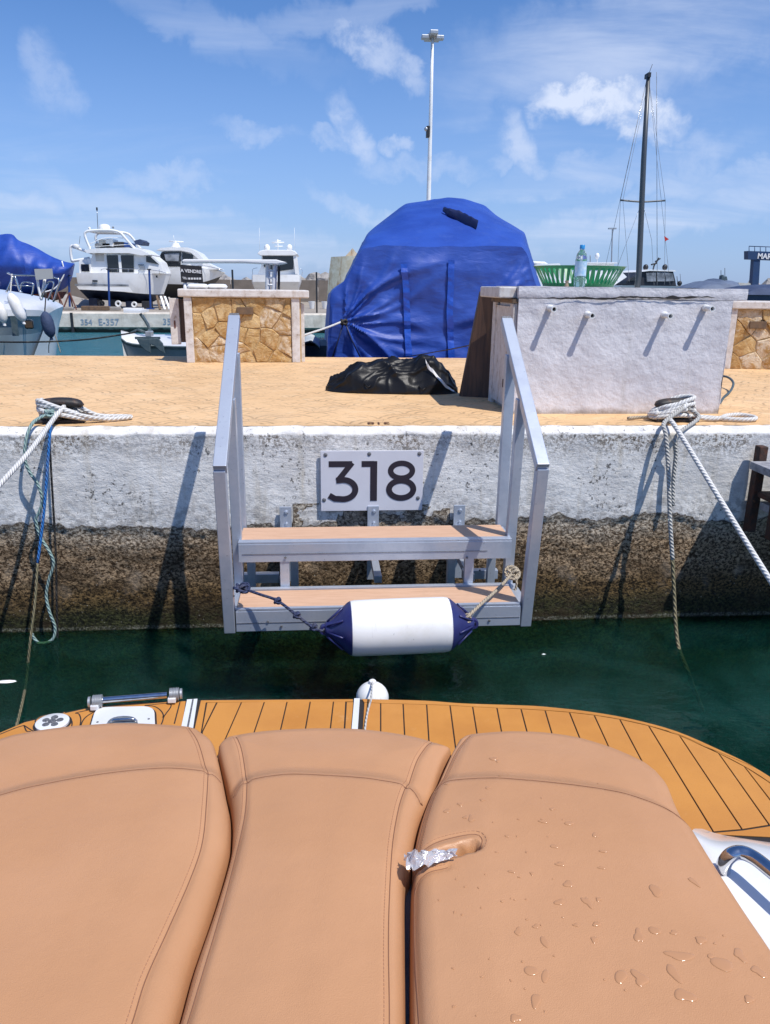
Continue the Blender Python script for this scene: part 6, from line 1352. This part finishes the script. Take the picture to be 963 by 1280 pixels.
# ---- fence with brown screen, breakwater rocks
YF = 56; FN = empty('screen_fence', (0, YF, YH), 'long fence with brown screen mesh running behind the boatyard', 'fence')
zt_ = aY(300, 360, YF).z
ztop_f = aY(395, 351, YF).z
for i, xx in enumerate([-36+6*k for k in range(13)]): MB().add([(xx+.02, YF, YH), (xx+5.98, YF, YH), (xx+5.98, YF, ztop_f+.05*(i % 2)), (xx+.02, YF, ztop_f+.05*((i+1) % 2)), (xx+.02, YF+.03, YH), (xx+5.98, YF+.03, YH), (xx+5.98, YF+.03, ztop_f+.05*(i % 2)), (xx+.02, YF+.03, ztop_f+.05*((i+1) % 2))], [(3, 2, 1, 0), (4, 5, 6, 7), (0, 1, 5, 4), (1, 2, 6, 5), (2, 3, 7, 6), (3, 0, 4, 7)]).build('screen_panel', 'screen', FN)
for px, yy, Yp in ((292.6, 337, 30), (396.3, 340, 34.2)):
    p = aY(px, 390, Yp); zt2 = aY(px, yy, Yp).z
    tag(MB().tube([(p.x, Yp, -1 if Yp < 32 else YH), (p.x, Yp, zt2)], .035, 8).build('thin_pole', 'black'), 'thin black pole above the cap of the stone bench' if px < 300 else 'thin black pole standing between the bench and the blue boat', 'pole')
YR = 66; rk = random.Random(3); b = MB()
for i in range(260):
    x = rk.uniform(-45, 60); lay = rk.random(); r = rk.uniform(.45, .95); c = Vector((x, YR+rk.uniform(-1.5, 3)+lay, YH+.1+lay*1.15)); st = len(b.v); b.ball(c, r, 8, 6)
    for k in range(st, len(b.v)): v = b.v[k]; b.v[k] = c+(v-c)*(1+.5*noise.noise(v*1.4)+.2*noise.noise(v*3.3))
tag(b.build('breakwater_rocks', 'rock', smooth=25), 'pale boulders of the breakwater behind the screen fence', 'rocks', kind='stuff')
for px in (390, 406):
    p = aY(px, 376, 40); T = MB().lathe(Vector((p.x, 40, YH)), ((.10, 0), (.16, .3), (.18, .36), (.15, .36)), n=12).build('white_bucket', 'hullwhite', smooth=40); tag(T, 'white bucket left of the thin black pole' if px == 390 else 'white bucket right of the thin black pole', 'bucket')

# ---- light mast
q = PX(48); LP = empty('light_mast', Vector((q(536, 360).x, 48, YH)), 'tall white lighting mast rising behind the blue covered boat', 'light mast')
MB().tube([Vector((q(534.5, 360).x, 48, YH)), q(536, 250), q(539, 130), q(541, 46)], [.16, .13, .10, .08], 12).build('pole', 'hullwhite', LP, smooth=True)
MB().lathe(q(541, 45), ((.3, 0), (.32, .08), (.12, .16)), n=14).build('head_ring', 'galv', LP)
for dx, dd in ((-9, .0), (-4, .5), (5, .5), (9, 0), (0, -.5)):
    MB().box((q(541+dx, 45).x-.22, 48+dd-.2, q(541, 46.5).z-abs(dx)*.012), (q(541+dx, 45).x+.22, 48+dd+.2, q(541, 41.5).z-abs(dx)*.012)).build('floodlight', 'galv', LP, bevel=.03)
MB().box((q(533, 160).x, 47.7, q(533, 172).z), (q(537, 160).x, 48.1, q(533, 158).z)).build('camera_box', 'black', LP, bevel=.02); MB().ball(q(532.5, 162, -.2), .12).build('camera_dome', 'galv', LP, smooth=True)

# ---- sailing yacht behind the white block
Ym = 26; q = PX(Ym); SY = empty('sailing_yacht', Vector((q(798, 360).x, Ym, 0)), 'dark masted sailing yacht behind the white block', 'sailing boat')
b = MB(); cx = q(798, 360).x
rows = []
for i in range(15):
    t = i/14; hb = 1.5*(sin(pi*min(1, t*.72+.12)))**.8*(1 if t < .95 else .3); y = Ym-4+10*t; rows.append([(cx-hb, y, 1.35), (cx-hb*.9, y, .4), (cx-hb*.3, y, -.3), (cx+hb*.3, y, -.3), (cx+hb*.9, y, .4), (cx+hb, y, 1.35)])
b.loft(rows, closed=True, cap=True); b.build('hull', 'hullwhite', SY, smooth=40); MB().box((cx-.8, Ym-2, 1.351), (cx+.8, Ym+2.5, 1.7)).build('coachroof', 'hullwhite', SY, bevel=.08)
MB().tube([Vector((q(797, 360).x, Ym, 1.3)), q(799, 340), q(805, 200), q(811, 93)], [.095, .095, .085, .06], 10).build('mast', 'mastgrey', SY, smooth=True)
MB().box((q(809, 96).x, Ym-.1, q(810, 97).z), (q(812.5, 96).x, Ym+.2, q(810, 91).z)).build('masthead', 'black', SY); tubepx(q, [(811, 93), (816, 80)], .008, 'wind_vane', 'black', SY)
tubepx(q, [(776, 250), (803, 252), (832, 250.5)], .03, 'spreader', 'mastgrey', SY)
for ps in ([(811, 95), (832, 251), (831, 356)], [(810, 95), (776, 250), (772, 352)], [(809, 98), (753, 352)], [(803, 250), (815, 300), (818, 356)], [(811, 96), (838, 356)], [(809, 110), (779, 250), (787, 352)], [(803, 252), (765, 352)]): tubepx(q, ps, .006, 'shroud', 'silverglass', SY, .0, 4, 1)
tubepx(q, [(811, 96), (812.5, 356)], .009, 'stay', 'silverglass', SY, -.6, 4)
MB().prism([q(830, 295, -.05), q(836, 299, -.05), q(831, 301.5, -.05)], (0, .01, 0)).build('red_pennant', 'redflag', SY)
q = PX(60); LP2 = empty('street_lamp', Vector((q(766, 360).x, 60, YH)), 'distant small double lamp left of the dark mast', 'lamp'); MB().tube([Vector((q(765, 360).x, 60, YH)), q(766, 286)], .05, 6).build('pole', 'galv', LP2); MB().bar(q(761, 285.5), q(770.5, 285.5), .2, .1).build('lamp_head', 'galv', LP2)
# ---- white boat behind the basket
q = PX(30); WB = empty('far_white_boat', q(724, 370, 1)-Vector((0, 0, 1)), 'white cabin boat seen through and around the green basket', 'boat')
polypx(q, [(668, 334), (672, 330), (700, 329), (705, 340), (760, 338), (776, 338), (784, 346), (760, 362), (740, 378), (690, 378), (672, 362)], 0, 2.6).build('hull', 'hullwhite', WB)
polypx(q, [(664, 329), (668, 326), (684, 326.5), (690, 330)], .3, 1.6).build('roof', 'hullwhite', WB, bevel=.05); polypx(q, [(736, 328.5), (738, 327.3), (775, 327.3), (777, 329)], .3, 2).build('roof', 'gelcoat', WB); boxpx(q, 740, 329, 774, 338, .5, 1.8).build('cabin', 'hullwhite', WB)
MB().ball(q(756, 319, .8), .09, sc=(1, 1, 1.3)).build('satellite_dome', 'hullwhite', WB, smooth=True); tubepx(q, [(756, 321), (756, 328)], .02, 'dome_post', 'hullwhite', WB, .8); tubepx(q, [(747, 328), (747, 318)], .015, 'antenna', 'silverglass', WB, .8)
# ---- black flybridge boat
q = PX(32); BF = empty('black_canopy_boat', q(815, 372, 1)-Vector((0, 0, .8)), 'motor yacht with black canopy behind the white block, right of the mast', 'yacht')
polypx(q, [(770, 359.5), (779, 356.5), (849, 357.5), (858, 360), (850, 378), (782, 378)], 0, 2.8).build('hull', 'shadegreyhull', BF)
polypx(q, [(785, 355), (786.5, 350.5), (803, 339.5), (814, 337.6), (845, 338.6), (848, 351), (849, 358), (786, 358)], .2, 2.6).build('canopy', 'blackcanvas', BF, bevel=.04)
wins = ([(811, 352), (810, 341), (822, 340.5), (822, 351.5)], [(824, 351.5), (824, 340.3), (832, 340.3), (834, 351.5)], [(835, 351.5), (833, 340.3), (843, 341), (845, 351)])
for wq in wins: polypx(q, wq, .13, .2).build('window', 'silverglass', BF)
polypx(q, [(788, 351), (797, 344), (803, 341.5), (800, 350)], .13, .2).build('window', 'window', BF)
polypx(q, [(802, 339.8), (814, 336.6), (846, 337.5), (846.5, 339.3), (814, 338.4)], .1, 2.7).build('roof_edge', 'hullwhite', BF)
for px in (817.5, 842): MB().ball(q(px, 333.5, .8), .11, sc=(1, 1, 1.15)).build('satellite_dome', 'black', BF, smooth=True)
tubepx(q, [(829, 338), (831, 331), (835, 325), (837, 321)], .03, 'radar_mast', 'black', BF, 1); tubepx(q, [(827, 330), (834, 328)], .035, 'radar_scanner', 'black', BF, 1); tubepx(q, [(832, 326), (839, 322)], .025, 'radar_scanner', 'black', BF, 1)
tubepx(q, [(853, 356), (852, 345)], .012, 'antenna', 'black', BF, .4); tubepx(q, [(857, 357), (856, 342)], .008, 'antenna', 'black', BF, .4); MB().ball(q(854, 354, .3), .1).build('outboard', 'black', BF)
# ---- navy covered boats
q = PX(28); NC = empty('navy_covered_boat', q(905, 376, 1)-Vector((0, 0, .6)), 'boat with slate blue canvas cover and small antennas, left of the gantry', 'boat')
def cover(pts, T, mat, d0, d1):
    P = [q(x, y, 0) for x, y in pts]; rws = []
    for k in range(9): a = pi*k/8; rws.append([Vector((p.x, p.y+(d0+d1)/2-cos(a)*(d1-d0)/2, P[0].z-.1+(p.z-P[0].z+.1)*(sin(a)**.6 if 0 < k < 8 else 0))) for p in P])
    MB().loft(rws).build('cover', mat, T, smooth=50)
cover([(872, 360.5), (882, 355), (893, 351), (908, 350.5), (911, 347.5), (918, 350), (928, 350), (932, 357), (936, 361)], NC, 'canvasslate', 0, 2.2)
for x, y0, y1 in ((919, 337, 350), (924, 334, 349)): tubepx(q, [(x, y1), (x, y0)], .01, 'antenna', 'black', NC, 1)
polypx(q, [(917, 344), (919, 343), (919.5, 347), (923, 345), (924, 350), (916, 350)], .8, 1).build('radar', 'anchor', NC); polypx(q, [(872, 360), (936, 361), (930, 380), (880, 380)], .1, 2.1).build('hull', 'canvasnavy', NC)
polypx(q, [(929, 353), (944, 354), (946, 362), (930, 362)], .3, 1.5).build('bow', 'hullcream', NC)
q = PX(24); ND = empty('navy_covered_boat', q(955, 376, 1)-Vector((0, 0, .6)), 'dark navy covered boat at the right edge above the stone bench', 'boat')
cover([(926, 364), (938, 362), (945, 358.5), (955, 356.5), (970, 355.5), (1000, 355), (1040, 362)], ND, 'canvasnavy', 0, 2.2); polypx(q, [(926, 363), (1040, 364), (1030, 390), (932, 390)], .1, 2.1).build('hull', 'navy', ND)
# ---- boatyard gantry
q = PX(45); GT = empty('boat_gantry', Vector((q(947, 372).x, 45, YH)), 'dark blue travelling boat gantry with white lettering at the right edge', 'gantry')
for d in (0,):
    MB().prism([q(943, 322, d), q(951, 322, d), q(948, 372, d), q(939.5, 372, d)], (0, .35, 0)).build('column', 'gantry', GT); MB().prism([q(1043, 322, d), q(1051, 322, d), q(1051, 372, d), q(1042, 372, d)], (0, .35, 0)).build('column', 'gantry', GT)
MB().prism([q(935, 313.5, -.05), q(1060, 318, -.05), q(1060, 329, -.05), q(935, 324, -.05)], (0, .45, 0)).build('beam', 'gantry', GT)
text_mesh('MARINA', 'lettering', 'letterwhite', GT, q(946.5, 320, -.07), .42, (1, 0, -.03), (0, 0, 1), .012, .01, 'LEFT')
tubepx(q, [(938, 307.5), (1000, 309.5)], .025, 'walkway_rail', 'gantry', GT, .1); 
for k in range(6): tubepx(q, [(938+k*7, 307.6+k*.2), (938+k*7, 315)], .02, 'walkway_post', 'gantry', GT, .1)
